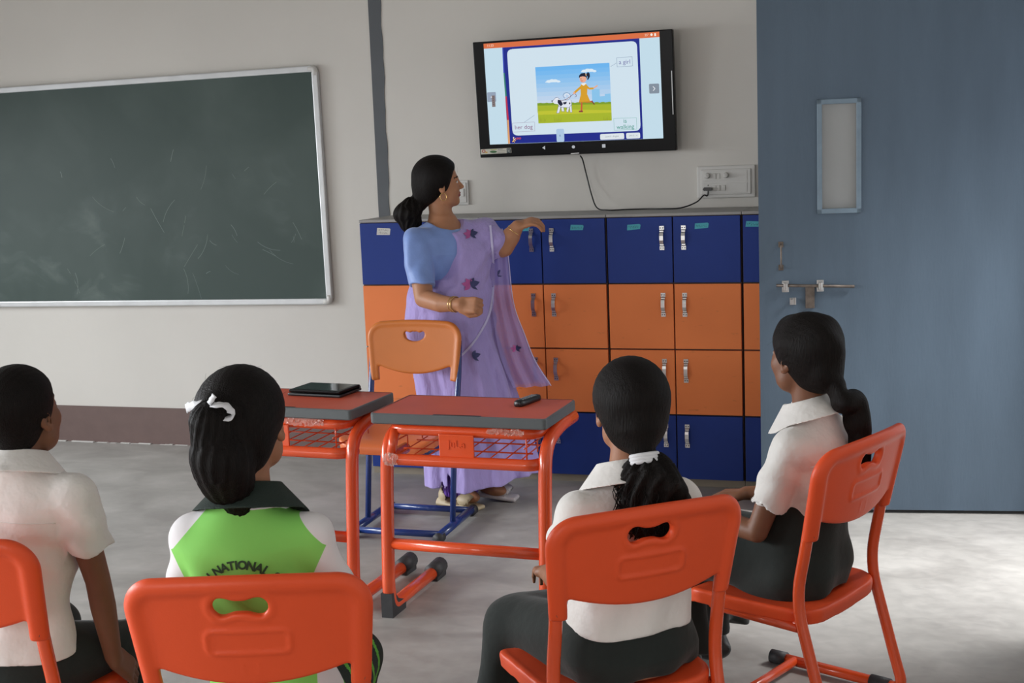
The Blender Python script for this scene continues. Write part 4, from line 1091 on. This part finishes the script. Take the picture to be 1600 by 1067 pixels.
# girl in the green sports shirt
tw = .30
def green_mask(P):          # > 0 on the white raglan sleeves
    x = np.abs(P[:, 0]+.025); z = P[:, 2]
    return np.where(z > .795, x-(.075+(.880-z)*.92), x-np.maximum(.158-(.795-z)*.50, .125))
def split_mat(name, ca, cb, attr):
    m = mat(name, ca, .75, bump=.15, bscale=14, spec=.2); nt = m.node_tree; b = nt.nodes['Principled BSDF']
    at_ = nt.nodes.new('ShaderNodeAttribute'); at_.attribute_name = attr
    mr = nt.nodes.new('ShaderNodeMapRange'); mr.inputs[1].default_value = -.0006; mr.inputs[2].default_value = .0006; nt.links.new(at_.outputs['Fac'], mr.inputs[0])
    mx = nt.nodes.new('ShaderNodeMix'); mx.data_type = 'RGBA'; mx.inputs[6].default_value = ca; mx.inputs[7].default_value = cb
    nt.links.new(mr.outputs[0], mx.inputs[0]); nt.links.new(mx.outputs[2], b.inputs['Base Color']); return m
def set_attr(o, name, fn):
    co_ = np.empty(len(o.data.vertices)*3, np.float32); o.data.vertices.foreach_get('co', co_)
    a_ = o.data.attributes.new(name, 'FLOAT', 'POINT'); a_.data.foreach_set('value', fn(co_.reshape(-1, 3)).astype(np.float32))
M['jersey'] = split_mat('green_white_jersey', srgb(140, 214, 104), srgb(230, 226, 228), 'sleeve')
pB, shB, TB, RB = child(dict(loc=locs[0][0], yaw=locs[0][1], sh=(-.025, .135, .845), head=((-.03, .170, 1.035), radians(-13), .12, -.05), hip=(.0, .15), box=((-.33, -.03, -.02), (.33, .75, 1.19)),
    arms=[((-.185, .13, .60), (-.13, .33, .555), (.45, .85, -.25), (0, .2, 1), (.3, .4, .3), 1, .3), ((.150, .14, .60), (.09, .33, .555), (-.45, .85, -.25), (0, .2, 1), (.3, .4, .3), -1, .3)],
    skin=M['skin_g'], hem=.46, slv=.62, seed=3, fold=.006, round=1, lower='trousers', shirtname='sports_shirt', shirtlabel='green and white sports shirt with dark collar and printed lettering', shirtmats=[M['jersey']],
    colmat=M['dkgreen'], trmats=[M['dkgreen'], M['green']], trmat=lambda P: (np.abs(np.sin(55*P[:, 0]+38*P[:, 1])) > .93).astype(int)*(np.abs(P[:, 0]) > .10),
    label='seated girl in a green and white sports shirt with a white ribbon in her ponytail'))
set_attr(shB, 'sleeve', green_mask)
Tc = np.array([-.03, .170, 1.035]); h0 = lambda p: to_frame(p, Tc, RB)
hsB = SDF().u(hair_shell(Tc, RB, 1, .013, .006, seed=4, nape=-.075))
hsB.u(tail([h0((-.010, -.098, .062)), h0((-.006, -.130, .045)), h0((-.004, -.128, -.02)), h0((.0, -.112, -.085)), h0((.006, -.10, -.130)), h0((.012, -.098, -.165)), h0((.014, -.096, -.185))], [.022, .040, .058, .052, .034, .018, .006], 6), .018)
hair_obj('hair', hsB, (-.16, -.02, .82), (.12, .32, 1.19), pB, .0036, flyaways(Tc, RB, 1, 60, 3))
# white ribbon bow
def ribbon(pts, w, nrm):
    vs = []; P = spline(pts, 6); 
    for i, p in enumerate(P):
        t = (P[min(i+1, len(P)-1)]-P[max(i-1, 0)]).normalized(); b = t.cross(Vector(nrm)).normalized()*w/2*(1-.25*sin(i*.8)**2); vs += [p-b, p+b]
    return [v[:] for v in vs], [(2*i, 2*i+1, 2*i+3, 2*i+2) for i in range(len(P)-1)]
mb = MB()
hp = lambda p: tuple(h0(p))
for path, w_, nn in (([(-.012, -.105, .074), (-.040, -.108, .074), (-.072, -.085, .064), (-.092, -.060, .052)], .020, (0, -1, .3)), ([(-.010, -.116, .078), (.014, -.140, .084), (.040, -.138, .080), (.042, -.132, .055), (.018, -.140, .058), (-.008, -.122, .066)], .017, (0, -.4, 1)),
                  ([(-.01, -.118, .075), (.012, -.146, .092), (.026, -.152, .106)], .012, (0, -1, .2)), ([(-.035, -.110, .066), (-.012, -.140, .070), (.010, -.132, .062)], .022, (0, -1, .6))):
    v, f_ = ribbon([hp(p) for p in path], w_, tuple(RB@np.array(nn))); mb.add(v, f_, True)
rb = mb.build('ribbon', M['wband'], pB); md = rb.modifiers.new('s', 'SOLIDIFY'); md.thickness = .0018
# lettering in an arc on the back of the shirt
mb = MB(); R_ = .088; txt = 'IAN NATIONAL SC'; adv = {'I': .30, ' ': .42, 'N': .80, 'A': .74, 'T': .70, 'O': .84, 'L': .62, 'S': .70, 'C': .74}
LS = .0235; tot = sum(adv[c] for c in txt)*LS*.88; a = tot/2/R_+.02
for ch_ in txt:
    wd = adv[ch_]*LS*.88; a -= wd/2/R_
    if ch_ != ' ':
        m4 = WZ(0, 0, 0); vs, fs = text_mesh(ch_, LS, Matrix.Identity(4), 0, .0009)
        pts = []
        for v in vs:
            u, r_ = v[0], R_+v[1]; ang = a; px = -r_*sin(ang)+u*cos(ang); pz = r_*cos(ang)+u*sin(ang); pts.append((-.030+px, -.02, .690+pz))
        Pq = shoot(TB, pts, (0, 1, 0), .0022); mb.add([tuple(p) for p in Pq], fs)
    a -= wd/2/R_
mb.build('shirt_lettering', M['jletters'], shB)
# white piping under the dark collar
ring = [(-.025+.082*cos(t), .147+.075*sin(t), .875-.018*sin(t)) for t in np.linspace(0, 2*pi, 40, endpoint=False)]
MB().tube([tuple(p) for p in snap(TB, ring, .001)], .0022, 6, closed=True).build('collar_piping', M['wband'], shB)

# girl with the low curly ponytail
pC, shC, TC, RC = child(dict(loc=locs[1][0], yaw=locs[1][1], sh=(.035, .115, .775), head=((.054, .135, .965), radians(-11), .02, .03), hip=(.035, .13), box=((-.36, -.06, -.02), (.36, .80, 1.13)),
    arms=[((-.105, .20, .555), (-.07, .37, .52), (.3, .9, -.2), (0, .2, 1), (.3, .4, .3), 1, .3), ((.195, .15, .56), (.12, .35, .52), (-.3, .9, -.2), (0, .2, 1), (.3, .4, .3), -1, .3)],
    knees=((-.100, .45, .355), (.12, .48, .355)), ankles=((-.10, .43, .09), (.10, .47, .09)),
    skin=M['skin_g'], hem=.455, seed=12, fold=.010, lower='skirt', shirtmats=[M['shirt']], hs=.97,
    label='seated girl in a white shirt with a low curly ponytail in a white band'))
Tc = np.array([.054, .135, .965]); h0 = lambda p: to_frame(p, Tc, RC, .97)
hsC = SDF().u(hair_shell(Tc, RC, .97, .017, .010, seed=8, nape=-.10))
hsC.u(f_cap(h0((0, -.085, -.04)), h0((.004, -.110, -.095)), .042, .018), .03)
tl1 = tail([h0((.004, -.112, -.108)), h0((.010, -.125, -.138)), h0((.016, -.122, -.160)), h0((.026, -.108, -.205)), h0((.036, -.095, -.26))], [.018, .044, .070, .076, .05], 9, .010, 11)
wc = wob(31, 60, .010); hsC.u(lambda P: tl1(P)+wc(P), .012)
hair_obj('hair', hsC, (-.08, -.09, .64), (.25, .30, 1.13), pC, .0036, flyaways(Tc, RC, .97, 50, 5))
mb = MB(); rnd = random.Random(4)          # loose curls hanging round the ponytail
for k in range(170):
    a = rnd.uniform(0, 2*pi); b = h0((.010, -.120, -.115)); r1 = rnd.uniform(.050, .078); pts = []; ph = rnd.uniform(0, 6)
    for i in range(10):
        t = i/9; rr_ = .018+(r1-.018)*min(1, t*3.5); pts.append((b[0]+rr_*cos(a+t*.5)+.009*sin(ph+t*11), b[1]+rr_*.9*sin(a+t*.5)+.007*cos(ph+t*11), b[2]-.15*t))
    mb.tube(pts, .0011, 4)
mb.build('curls', M['hair'], pC)['kind'] = 'stuff'
mb = MB()
for k in range(3):
    c0 = h0((.004, -.112-.003*k, -.088-.007*k)); mb.tube([(c0[0]+.0300*cos(t), c0[1]+.0265*sin(t), c0[2]-.008*sin(t)) for t in np.linspace(0, 2*pi, 24, endpoint=False)], .0052, 8, closed=True)
mb.build('hair_band', M['wband'], pC)

# girl with the plaited ponytail
pD, shD, TD, RD = child(dict(loc=locs[2][0], yaw=locs[2][1], sh=(.045, .125, .790), head=((.045, .150, .980), radians(-10), .10, .0), hip=(.03, .14), box=((-.36, -.06, -.02), (.36, .82, 1.14)),
    arms=[((-.135, .19, .520), (-.10, .40, .53), (.2, 1, .05), (0, 0, 1), (.3, .4, .3), 1, .3), ((.225, .16, .55), (.12, .38, .54), (-.3, .9, -.1), (0, .2, 1), (.3, .4, .3), -1, .3)],
    knees=((-.085, .48, .39), (.12, .49, .39)), ankles=((-.08, .46, .09), (.11, .50, .09)),
    skin=M['skin_a'], hem=.565, seed=22, fold=.009, lower='skirt', shirtmats=[M['shirt']], slv=.72, skz=.12,
    label='seated girl in a white shirt with a plaited ponytail, beside the blue door'))
Tc = np.array([.045, .150, .980]); h0 = lambda p: to_frame(p, Tc, RD)
hsD = SDF().u(hair_shell(Tc, RD, 1, .014, .008, seed=14, nape=-.075, front=.062, slope=.40))
hsD.u(f_cap(h0((0, -.08, -.04)), h0((.0, -.118, -.060)), .045, .022), .03)
bp = [np.array(h0((.0, -.122, -.064))), np.array(h0((.0, -.150, -.10))), np.array((.062, .010, .86)), np.array((.070, .000, .80)), np.array((.074, -.006, .735)), np.array((.074, .000, .69))]
pp = [np.array(v) for v in spline(bp, 5)]
for i, p in enumerate(pp):
    rr_ = (.020, .030, .036, .034, .028, .012)[min(i//5, 5)]*(.95+.08*cos(i*1.25)); hsD.u(f_ell(p+np.array([.003*sin(i*1.25), .002*cos(i*1.25), 0]), (rr_, rr_, .030), rotm(0, .5*(-1)**(i//2), 0)), .008)
wd_ = wob(44, 70, .0035); hsD.disp(wd_)
hair_obj('hair', hsD, (-.09, -.10, .63), (.18, .30, 1.14), pD, .0036, flyaways(Tc, RD, 1, 40, 7))
mb = MB(); c0 = h0((0, -.120, -.062)); mb.tube([(c0[0]+.022*cos(t), c0[1]+.010*sin(t), c0[2]+.020*sin(t)) for t in np.linspace(0, 2*pi, 20, endpoint=False)], .005, 8, closed=True); mb.build('hair_band', M['black_plastic'], pD)
mb = MB(); c0 = Vector((-.10, .385, .530)); mb.tube([(c0.x+.026*cos(t), c0.y, c0.z+.024*sin(t)) for t in np.linspace(0, 2*pi, 24, endpoint=False)], .004, 8, closed=True, flat=1.6); mb.build('wrist_band', M['wband'], pD)

# boy
pA, shA, TA, RA = child(dict(loc=locs[3][0], yaw=locs[3][1], sh=(.028, .215, .842), head=((.032, .250, .995), radians(-12), .22, .0), hip=(.02, .16), box=((-.33, -.03, -.02), (.36, .80, 1.16)),
    arms=[((-.19, .20, .60), (-.20, .22, .43), (-.1, .5, -.85), (-1, 0, .2), (.1, .1, .1), 1, .1), ((.205, .230, .600), (.215, .250, .405), (.15, .50, -.55), (.95, .1, .25), (.25, .35, .3), -1, .2)],
    knees=((-.12, .50, .37), (.17, .44, .365)), skin=M['skin_a'], hem=.445, seed=32, fold=.012, lower='trousers', shirtmats=[M['shirt']], slv=.62, shw=.14,
    label='seated boy in a white shirt at the left edge, hand on his chair seat'))
Tc = np.array([.032, .250, .995])
hsA = SDF().u(hair_shell(Tc, RA, 1, .009, .0, seed=24, nape=-.062, front=.050, slope=.42))
hair_obj('hair', hsA, (-.1, .08, .88), (.17, .40, 1.16), pA, .0034, flyaways(Tc, RA, 1, 30, 9, L=.018))
# ------------------------------------------------------------------ teacher in a lavender sari (local +y is where her body faces, +x her right)
TY = radians(-119.4)
M['blouse'] = mat('light_blue_silk', srgb(124, 152, 214), .5, var=.05, vscale=14, bump=.3, bscale=22, sheen=.3)
def sari_mat(name, alpha):
    m = mat(name, srgb(172, 156, 216), .7, var=.07, vscale=7, bump=.5, bscale=16, sheen=.3, spec=.2, stretch=(1.6, 1.6, .6), bdist=.025)
    if alpha < 1: m.node_tree.nodes['Principled BSDF'].inputs['Alpha'].default_value = alpha
    return m
M['sari'] = sari_mat('lavender_organza', 1); M['sari_t'] = sari_mat('sheer_lavender_organza', .60)
M['trim'] = mat('pale_sari_border', srgb(206, 200, 236), .5); M['pettic'] = mat('violet_petticoat', srgb(120, 80, 180), .7)
M['pinkp'] = mat('pink_print', srgb(186, 92, 158), .7); M['navyp'] = mat('navy_print', srgb(62, 66, 112), .7)
M['sandal'] = mat('beige_leather', srgb(190, 172, 140), .5); M['sandal2'] = mat('pale_sandal', srgb(196, 190, 192), .45)
hc = np.array([.0, -.022, 1.432]); RH_ = rotm(radians(4), 0, 0); RH_ = rotm(0, 0, radians(57)) @ RH_
B = SDF().u(f_loft([(.80, 0, .0, .15, .12), (.92, 0, 0, .125, .10), (1.0, 0, .0, .115, .092), (1.13, 0, .0, .135, .105), (1.20, 0, -.005, .130, .080), (1.245, 0, -.01, .085, .060), (1.285, 0, -.012, .052, .050)]))
B.u(f_cap((-.14, .04, 1.195), (.14, -.01, 1.195), .045), .04).u(f_cap((0, -.012, 1.25), hc+RH_@np.array([0, -.015, -.05]), .052, .047), .03)
B.u(in_frame(HEAD, hc, RH_, 1.0), .012)
for sd, kn, an in ((1, (.02, .07, .48), (.03, .02, .09)), (-1, (-.09, .10, .48), (-.12, .03, .11))):
    B.u(f_cap((sd*.08, 0, .85), kn, .085, .058), .03); B.u(f_chain([kn, (np.array(kn)*.6+np.array(an)*.4), an], [.056, .052, .032]), .02); B.u(f_ell((an[0]-.01, an[1]+.05, .055), (.036, .10, .034)), .02)
B.u(f_chain([(.158, .0, 1.19), (.185, .045, 1.07), (.205, .085, .955), (.200, .19, .938), (.183, .295, .938)], [.050, .046, .040, .037, .026]), .015)
hand(B, (.183, .290, .938), (-.35, 1, -.02), (.9, .35, .35), 1, .94, (1.25, 1.4, 1.0), .7, .02, .0092)
B.u(f_chain([(-.155, .085, 1.20), (-.17, .125, 1.165), (-.188, .165, 1.145), (-.205, .20, 1.19), (-.220, .228, 1.232)], [.052, .052, .048, .041, .028]), .015)
hand(B, (-.220, .226, 1.232), (-.55, .80, .30), (.35, .3, .9), -1, .84, (.55, .6, .4), .4, .10, .0092)
V, Q = mesh_sdf(B, (-.45, -.30, 0), (.36, .55, 1.58), .0042, 1)
pT = np_mesh('person', [(V, Q, face_mat(hc, RH_, 1.0))], [M['skin_t'], M['lips'], M['eyew'], M['iris'], M['brow']])
pT.location = (-.31, -.45, 0); pT.rotation_euler = (0, 0, TY); tag(pT, 'standing woman in a lavender sari reaching out towards the lockers', 'person')
# blouse: bodice, two half sleeves, wide neck
Bl = SDF().u(f_loft([(.98, 0, 0, .128, .105), (1.04, 0, 0, .130, .105), (1.13, 0, .0, .150, .120), (1.20, 0, -.005, .146, .094), (1.245, 0, -.01, .10, .070), (1.27, 0, -.012, .07, .058)]))
Bl.u(f_cap((-.145, .04, 1.195), (.145, -.01, 1.195), .056), .045)
sv = SDF().u(f_chain([(.155, .0, 1.195), (.185, .045, 1.07), (.197, .066, 1.00)], [.060, .062, .060])).keep(hs((.25, .35, -1), float(np.array([.197, .066, 1.005])@(np.array([.25, .35, -1])/np.linalg.norm([.25, .35, -1])))), .003)
Bl.u(sv, .02)
sv2 = SDF().u(f_chain([(-.15, .08, 1.20), (-.170, .125, 1.165)], [.058, .054])); Bl.u(sv2, .02)
Bl.cut(f_ell((.0, .035, 1.30), (.098, .120, .075)), .008)
wb = wob(61, 30, .007, (1, 1, .7)); wc_ = wob(63, 75, .0035, (1, 1, .8)); Bl.disp(lambda P: wb(P)+wc_(P))
V, Q = mesh_sdf(Bl, (-.30, -.25, .95), (.32, .30, 1.32), .0042, 1); bl = np_mesh('blouse', [(V, Q, 0)], [M['blouse']], pT)
# sari skirt with pleats, wider at the hem
Sk = SDF()
secs = [(.03, -.105, .075, .262, .245), (.30, -.090, .065, .225, .220), (.55, -.055, .038, .205, .200), (.80, -.010, .000, .194, .176), (.92, .0, .0, .172, .152), (1.02, .0, .0, .145, .125)]
Sk.u(f_loft(secs))
def pleat(P):
    cx_ = np.interp(P[:, 2], [s_[0] for s_ in secs], [s_[1] for s_ in secs]); cy_ = np.interp(P[:, 2], [s_[0] for s_ in secs], [s_[2] for s_ in secs])
    a = np.arctan2(P[:, 0]-cx_, P[:, 1]-cy_); lowf = np.clip((.95-P[:, 2])/.9, 0, 1)
    return (.004+.014*lowf)*np.sin(9*a+1.3*np.sin(2*a)+2.2*(1-lowf))+.005*lowf*np.sin(23*a+4*P[:, 2])
wS = wob(71, 10, .012, (1, 1, .5)); Sk.disp(lambda P: pleat(P)+wS(P))
hemz = lambda P: .085+.05*np.clip((P[:, 1]*.65-P[:, 0]*.76+.1)/.4, 0, 1)+.012*np.sin(9*P[:, 0]+7*P[:, 1])
Sk.keep(lambda P: hemz(P)-P[:, 2], .004)
inner = f_loft([(z_, a_, b_, c_-.022, d_-.022) for z_, a_, b_, c_, d_ in secs]); Sk.cut(lambda P: smax(inner(P), P[:, 2]-.30, .02), .004)
# drape across the chest up to the left shoulder
Dr = SDF().u(f_loft([(.72, -.005, -.005, .160, .140), (.82, -.008, .0, .186, .166), (.90, -.01, .008, .184, .164), (.98, -.01, .015, .170, .152), (1.06, -.028, .018, .170, .150), (1.14, -.032, .018, .176, .148), (1.20, -.030, .010, .170, .116), (1.245, -.03, -.005, .112, .082), (1.27, -.03, -.01, .085, .068)]))
Dr.u(f_cap((-.06, .01, 1.215), (-.155, .07, 1.205), .062, .070), .04).u(f_cap((-.155, .07, 1.20), (-.178, .135, 1.155), .072, .070), .03)
def below_line(P):         # diagonal edge from neck down past the right armpit
    x, y, z = P[:, 0], P[:, 1], P[:, 2]
    return np.where(z > 1.0, x-(.030+.16*np.clip(1.25-z, 0, 1)+.25*np.clip(z-1.2, 0, 1)*0), x-(.07+1.6*(1.0-z)))
Dr.keep(lambda P: below_line(P)*.7, .006).cut(f_ell((.025, .045, 1.30), (.085, .120, .088)), .006)
wD = wob(81, 24, .008, (1, 1, .6))
def diag(P):
    t = P[:, 0]*.55+P[:, 2]*.84; return .0075*(np.abs(np.sin(24*t+5*P[:, 1]+1.2*np.sin(9*P[:, 2])))*2-1.2)+.003*np.sin(83*t+9*P[:, 0])*np.clip((1.27-P[:, 2])/.08, 0, 1)
Dr.disp(lambda P: wD(P)+diag(P))
Sari = lambda P: smin(Sk(P), Dr(P), .035)
# keep the forearm and fist clear of the cloth
arm_c = f_chain([(.205, .085, .955), (.200, .19, .938), (.183, .295, .938), (.14, .40, .93)], [.05, .046, .046, .05])
SariF = SDF(); SariF.u(Sari); SariF.cut(arm_c, .01).cut(f_chain([(.17, .02, 1.15), (.205, .085, .955)], [.066, .052]), .008)
V, Q = mesh_sdf(SariF, (-.40, -.30, .04), (.30, .42, 1.32), .0048, 1); sr = np_mesh('sari', [(V, Q, 0)], [M['sari']], pT)
# violet petticoat seen below the hem
Pt = SDF().u(f_loft([(.055, .010, .04, .075, .060), (.30, .0, .03, .12, .10)])).disp(lambda P: .006*np.sin(26*np.arctan2(P[:, 0]-.03, P[:, 1]-.02)))
V, Q = mesh_sdf(Pt, (-.2, -.2, .03), (.25, .25, .34), .005, 1); np_mesh('petticoat', [(V, Q, 0)], [M['pettic']], pT)
# sheer end of the sari hanging from the left shoulder and forearm
left_edge = [(-.150, .120, 1.215), (-.145, .120, 1.10), (-.130, .130, .95), (-.120, .160, .80), (-.125, .190, .66), (-.15, .235, .53)]
right_edge = [(-.178, .175, 1.225), (-.192, .190, 1.12), (-.205, .200, .90), (-.222, .245, .76), (-.240, .290, .64), (-.262, .360, .535)]
Ls, Rs = spline(left_edge, 8), spline(right_edge, 8); n = len(Ls); m_ = 26; vs = []
for i in range(n):
    for j in range(m_):
        t = j/(m_-1); p = Ls[i].lerp(Rs[i], t); k = i/(n-1); w_ = .012*k+.002
        q = .85*.9; p = p+Vector((.45, .75, 0))*w_*(sin(t*16+k*2)+.4*sin(t*31+k*5)); vs.append(p[:])
fs = [(i*m_+j, i*m_+j+1, (i+1)*m_+j+1, (i+1)*m_+j) for i in range(n-1) for j in range(m_-1)]
mb = MB(); mb.add(vs, fs, True); pal = mb.build('sheer_pallu', M['sari_t'], pT)
# back layer over the shoulder, fuller towards the wall
vs2 = []
for i in range(n):
    for j in range(m_):
        t = j/(m_-1); k = i/(n-1); a = Ls[i]+Vector((.02, -.12, 0)); b = Rs[i]+Vector((-.02-.03*k, -.05, 0)); p = a.lerp(b, t); p = p+Vector((.3, .9, 0))*(.010*k+.002)*sin(t*19+k*3+1); vs2.append(p[:])
mb = MB(); mb.add(vs2, fs, True); mb.build('sheer_pallu', M['sari_t'], pT)
# points on the cloth, found by following sight lines onto it
Mw = np.array(Matrix.Translation((-.31, -.45, 0)) @ Matrix.Rotation(TY, 4, 'Z')); Mi = np.linalg.inv(Mw)
def on_cloth(f, px, start=5.0, off=.005):
    out = []
    for u, v in px:
        d = np.array(F+RT*((u-800)/2000)-UP*((v-533.5)/2000)); o = Mi@np.append(np.array(CAM), 1); dl = (Mi@np.append(d, 0))[:3]; n = np.linalg.norm(dl); dl /= n
        p = o[:3]+dl*start
        for _ in range(160):
            q = float(f(np.array([p], np.float32))[0])-off
            if q < .0006: break
            p = p+dl*min(q*.6, .03)
        if q < .02: out.append(p)
    return np.array(out)
# pale border running down the front edge of the drape
toward = np.array([.72, .55, 0])
sp = on_cloth(SariF, [tuple(v)[:2] for v in spline([(766, 352, 0), (769, 385, 0), (771, 420, 0), (770, 460, 0), (764, 492, 0), (752, 517, 0), (736, 540, 0), (716, 560, 0)], 6)])
mb = MB(); k = len(sp)
for i in range(k):
    pass
vsb = []
for i in range(k):
    t = Vector(sp[min(i+1, k-1)])-Vector(sp[max(i-1, 0)]); nrm = Vector((.7, .6, .1)); b = t.cross(nrm).normalized()*.0045; vsb += [tuple(Vector(sp[i])-b), tuple(Vector(sp[i])+b)]
mb.add(vsb, [(2*i, 2*i+1, 2*i+3, 2*i+2) for i in range(k-1)], True); mb.build('sari_border', M['trim'], sr)
def edge_line(P_, name, par):
    MB().tube([tuple(p) for p in P_], .0022, 5).build(name, M['trim'], par)
edge_line(Rs, 'pallu_border', pal)
# printed flowers
def flower(c, s_, pink=True, f=SariF, par=None):
    specs_ = ([(.9, .24, 2.2, 'pinkp'), (1, .28, 3.0, 'pinkp'), (.9, .25, 3.9, 'pinkp'), (.7, .2, 1.5, 'pinkp')] if pink else [])+[(1.1, .32, .3, 'navyp'), (.9, .24, 1.1, 'navyp'), (1.0, .16, -.6, 'navyp')]
    mb = MB()
    for L_, w_, a, m in specs_:
        L_ *= 14*s_; w_ *= 14*s_; pts = [(L_*t, w_*sin(pi*min(t*1.05, 1))) for t in np.linspace(0, 1, 6)]+[(L_*t, -w_*sin(pi*min(t*1.05, 1))) for t in np.linspace(1, 0, 6)[1:]]
        px = [(c[0]+x*cos(a)-y*sin(a), c[1]-(x*sin(a)+y*cos(a))) for x, y in pts]
        P_ = on_cloth(f, px, off=.0045) if f is not None else pallu_pts(px)
        if len(P_) < 5: continue
        q = P_.mean(0); n = len(P_); mb.use(M[m]).add([tuple(q)]+[tuple(p) for p in P_], [(0, i, i % n+1) for i in range(1, n+1)])
    mb.build('flower_print', None, par or sr)
VSn = np.array(vs)
def pallu_pts(px):
    f = lambda P: np.sqrt(((P[:, None]-VSn[None])**2).sum(-1)).min(1)
    return on_cloth(f, px, off=.006)
flower((735, 445), 1.0); flower((738, 557), .9, False); flower((735, 366), .8); flower((700, 690), 1.0, False)
flower((777, 430), .8, False, None, pal); flower((806, 545), .6, True, None, pal)
# hair, loose gathered tuft
h0 = lambda p: to_frame(p, hc, RH_)
hsT = SDF().u(hair_shell(hc, RH_, 1.0, .013, .012, seed=91, nape=-.072, front=.046, slope=.40))
hsT.u(f_cap(h0((0, -.07, -.02)), h0((.0, -.095, -.075)), .050, .030), .03)
hsT.u(tail([h0((0, -.098, -.080)), h0((.0, -.130, -.090)), h0((.0, -.155, -.118)), h0((.0, -.148, -.155)), h0((.0, -.132, -.185))], [.028, .046, .055, .046, .026], 92, .006, 11), .012)
hair_obj('hair', hsT, (-.18, -.32, 1.18), (.22, .16, 1.58), pT, .004, flyaways(hc, RH_, 1.0, 40, 93))
mb = MB(); rnd = random.Random(14); b0 = h0((0, -.100, -.085))
for k in range(110):
    d_ = np.array([rnd.uniform(-.9, .9), -rnd.uniform(.3, 1.1), rnd.uniform(-1.2, .45)]); d_ /= np.linalg.norm(d_); d_ = RH_@d_; L_ = rnd.uniform(.06, .105); c_ = np.array([rnd.uniform(-.01, .01), rnd.uniform(-.01, .01), -.035])
    mb.tube([tuple(b0), tuple(b0+d_*L_*.55+c_*.1), tuple(b0+d_*L_+c_)], [.0012, .0010, .0005], 4)
o = mb.build('hair_tuft', M['hair'], pT); o['kind'] = 'stuff'
mb = MB(); mb.tube([tuple(h0((.030*cos(t), -.100-.004*sin(t), -.076+.024*sin(t)))) for t in np.linspace(0, 2*pi, 20, endpoint=False)], .0045, 8, closed=True); mb.build('hair_band', M['black_plastic'], pT)
# jewellery
ec = h0((.078, .0, -.058)); MB().tube([tuple(ec+RH_@np.array([0, .014*cos(t), .016*sin(t)])) for t in np.linspace(0, 2*pi, 20, endpoint=False)], .0018, 6, closed=True).build('earring', M['gold'], pT)
def ring_(c, ax, r_, rr_): 
    ax = Vector(ax).normalized(); u = ax.orthogonal().normalized(); v = ax.cross(u); return MB().tube([tuple(Vector(c)+u*r_*cos(t)+v*r_*sin(t)) for t in np.linspace(0, 2*pi, 28, endpoint=False)], rr_, 6, closed=True)
for q in (.27, .255): ring_((.187, q, .938), (-.08, 1, .05*(q-.26)*100), .032, .0022).build('bangle', M['gold'], pT)
ring_((-.213, .217, 1.216), (-.3, .6, .85), .032, .0022).build('bangle', M['gold'], pT)
nk = np.array([(.085*sin(t)*1.0, -.02+.075*cos(t)*1.05, 1.262-.045*(cos(t) > 0)*abs(cos(t))+.018*(cos(t) < 0)*abs(cos(t))) for t in np.linspace(0, 2*pi, 48, endpoint=False)])
nk = snap(B, nk, .0016); MB().tube([tuple(p) for p in nk], .0011, 5, closed=True).build('necklace', M['gold'], pT)
# sandals
def sandal(c, yaw, pitch, m):
    f = SDF().u(f_box((0, .0, .012), (.042, .118, .010), .010)).u(f_box((0, -.085, .018), (.034, .034, .016), .010), .01)
    st = SDF().u(f_ell((0, .045, .040), (.044, .060, .036))).cut(f_ell((0, .040, .034), (.038, .085, .033)), .003); f.u(st, .004)
    bk = SDF().u(f_ell((0, -.075, .045), (.040, .045, .045))).cut(f_ell((0, -.06, .05), (.034, .045, .06)), .003); f.u(bk, .004)
    V, Q = mesh_sdf(f, (-.07, -.15, -.01), (.07, .15, .11), .0035, 1); o = np_mesh('sandal', [(V, Q, 0)], [m], pT, c); o.rotation_euler = (pitch, 0, yaw)
sandal((.040, .065, 0), .10, 0, M['sandal']); sandal((-.135, .085, .012), .55, radians(-7), M['sandal2'])
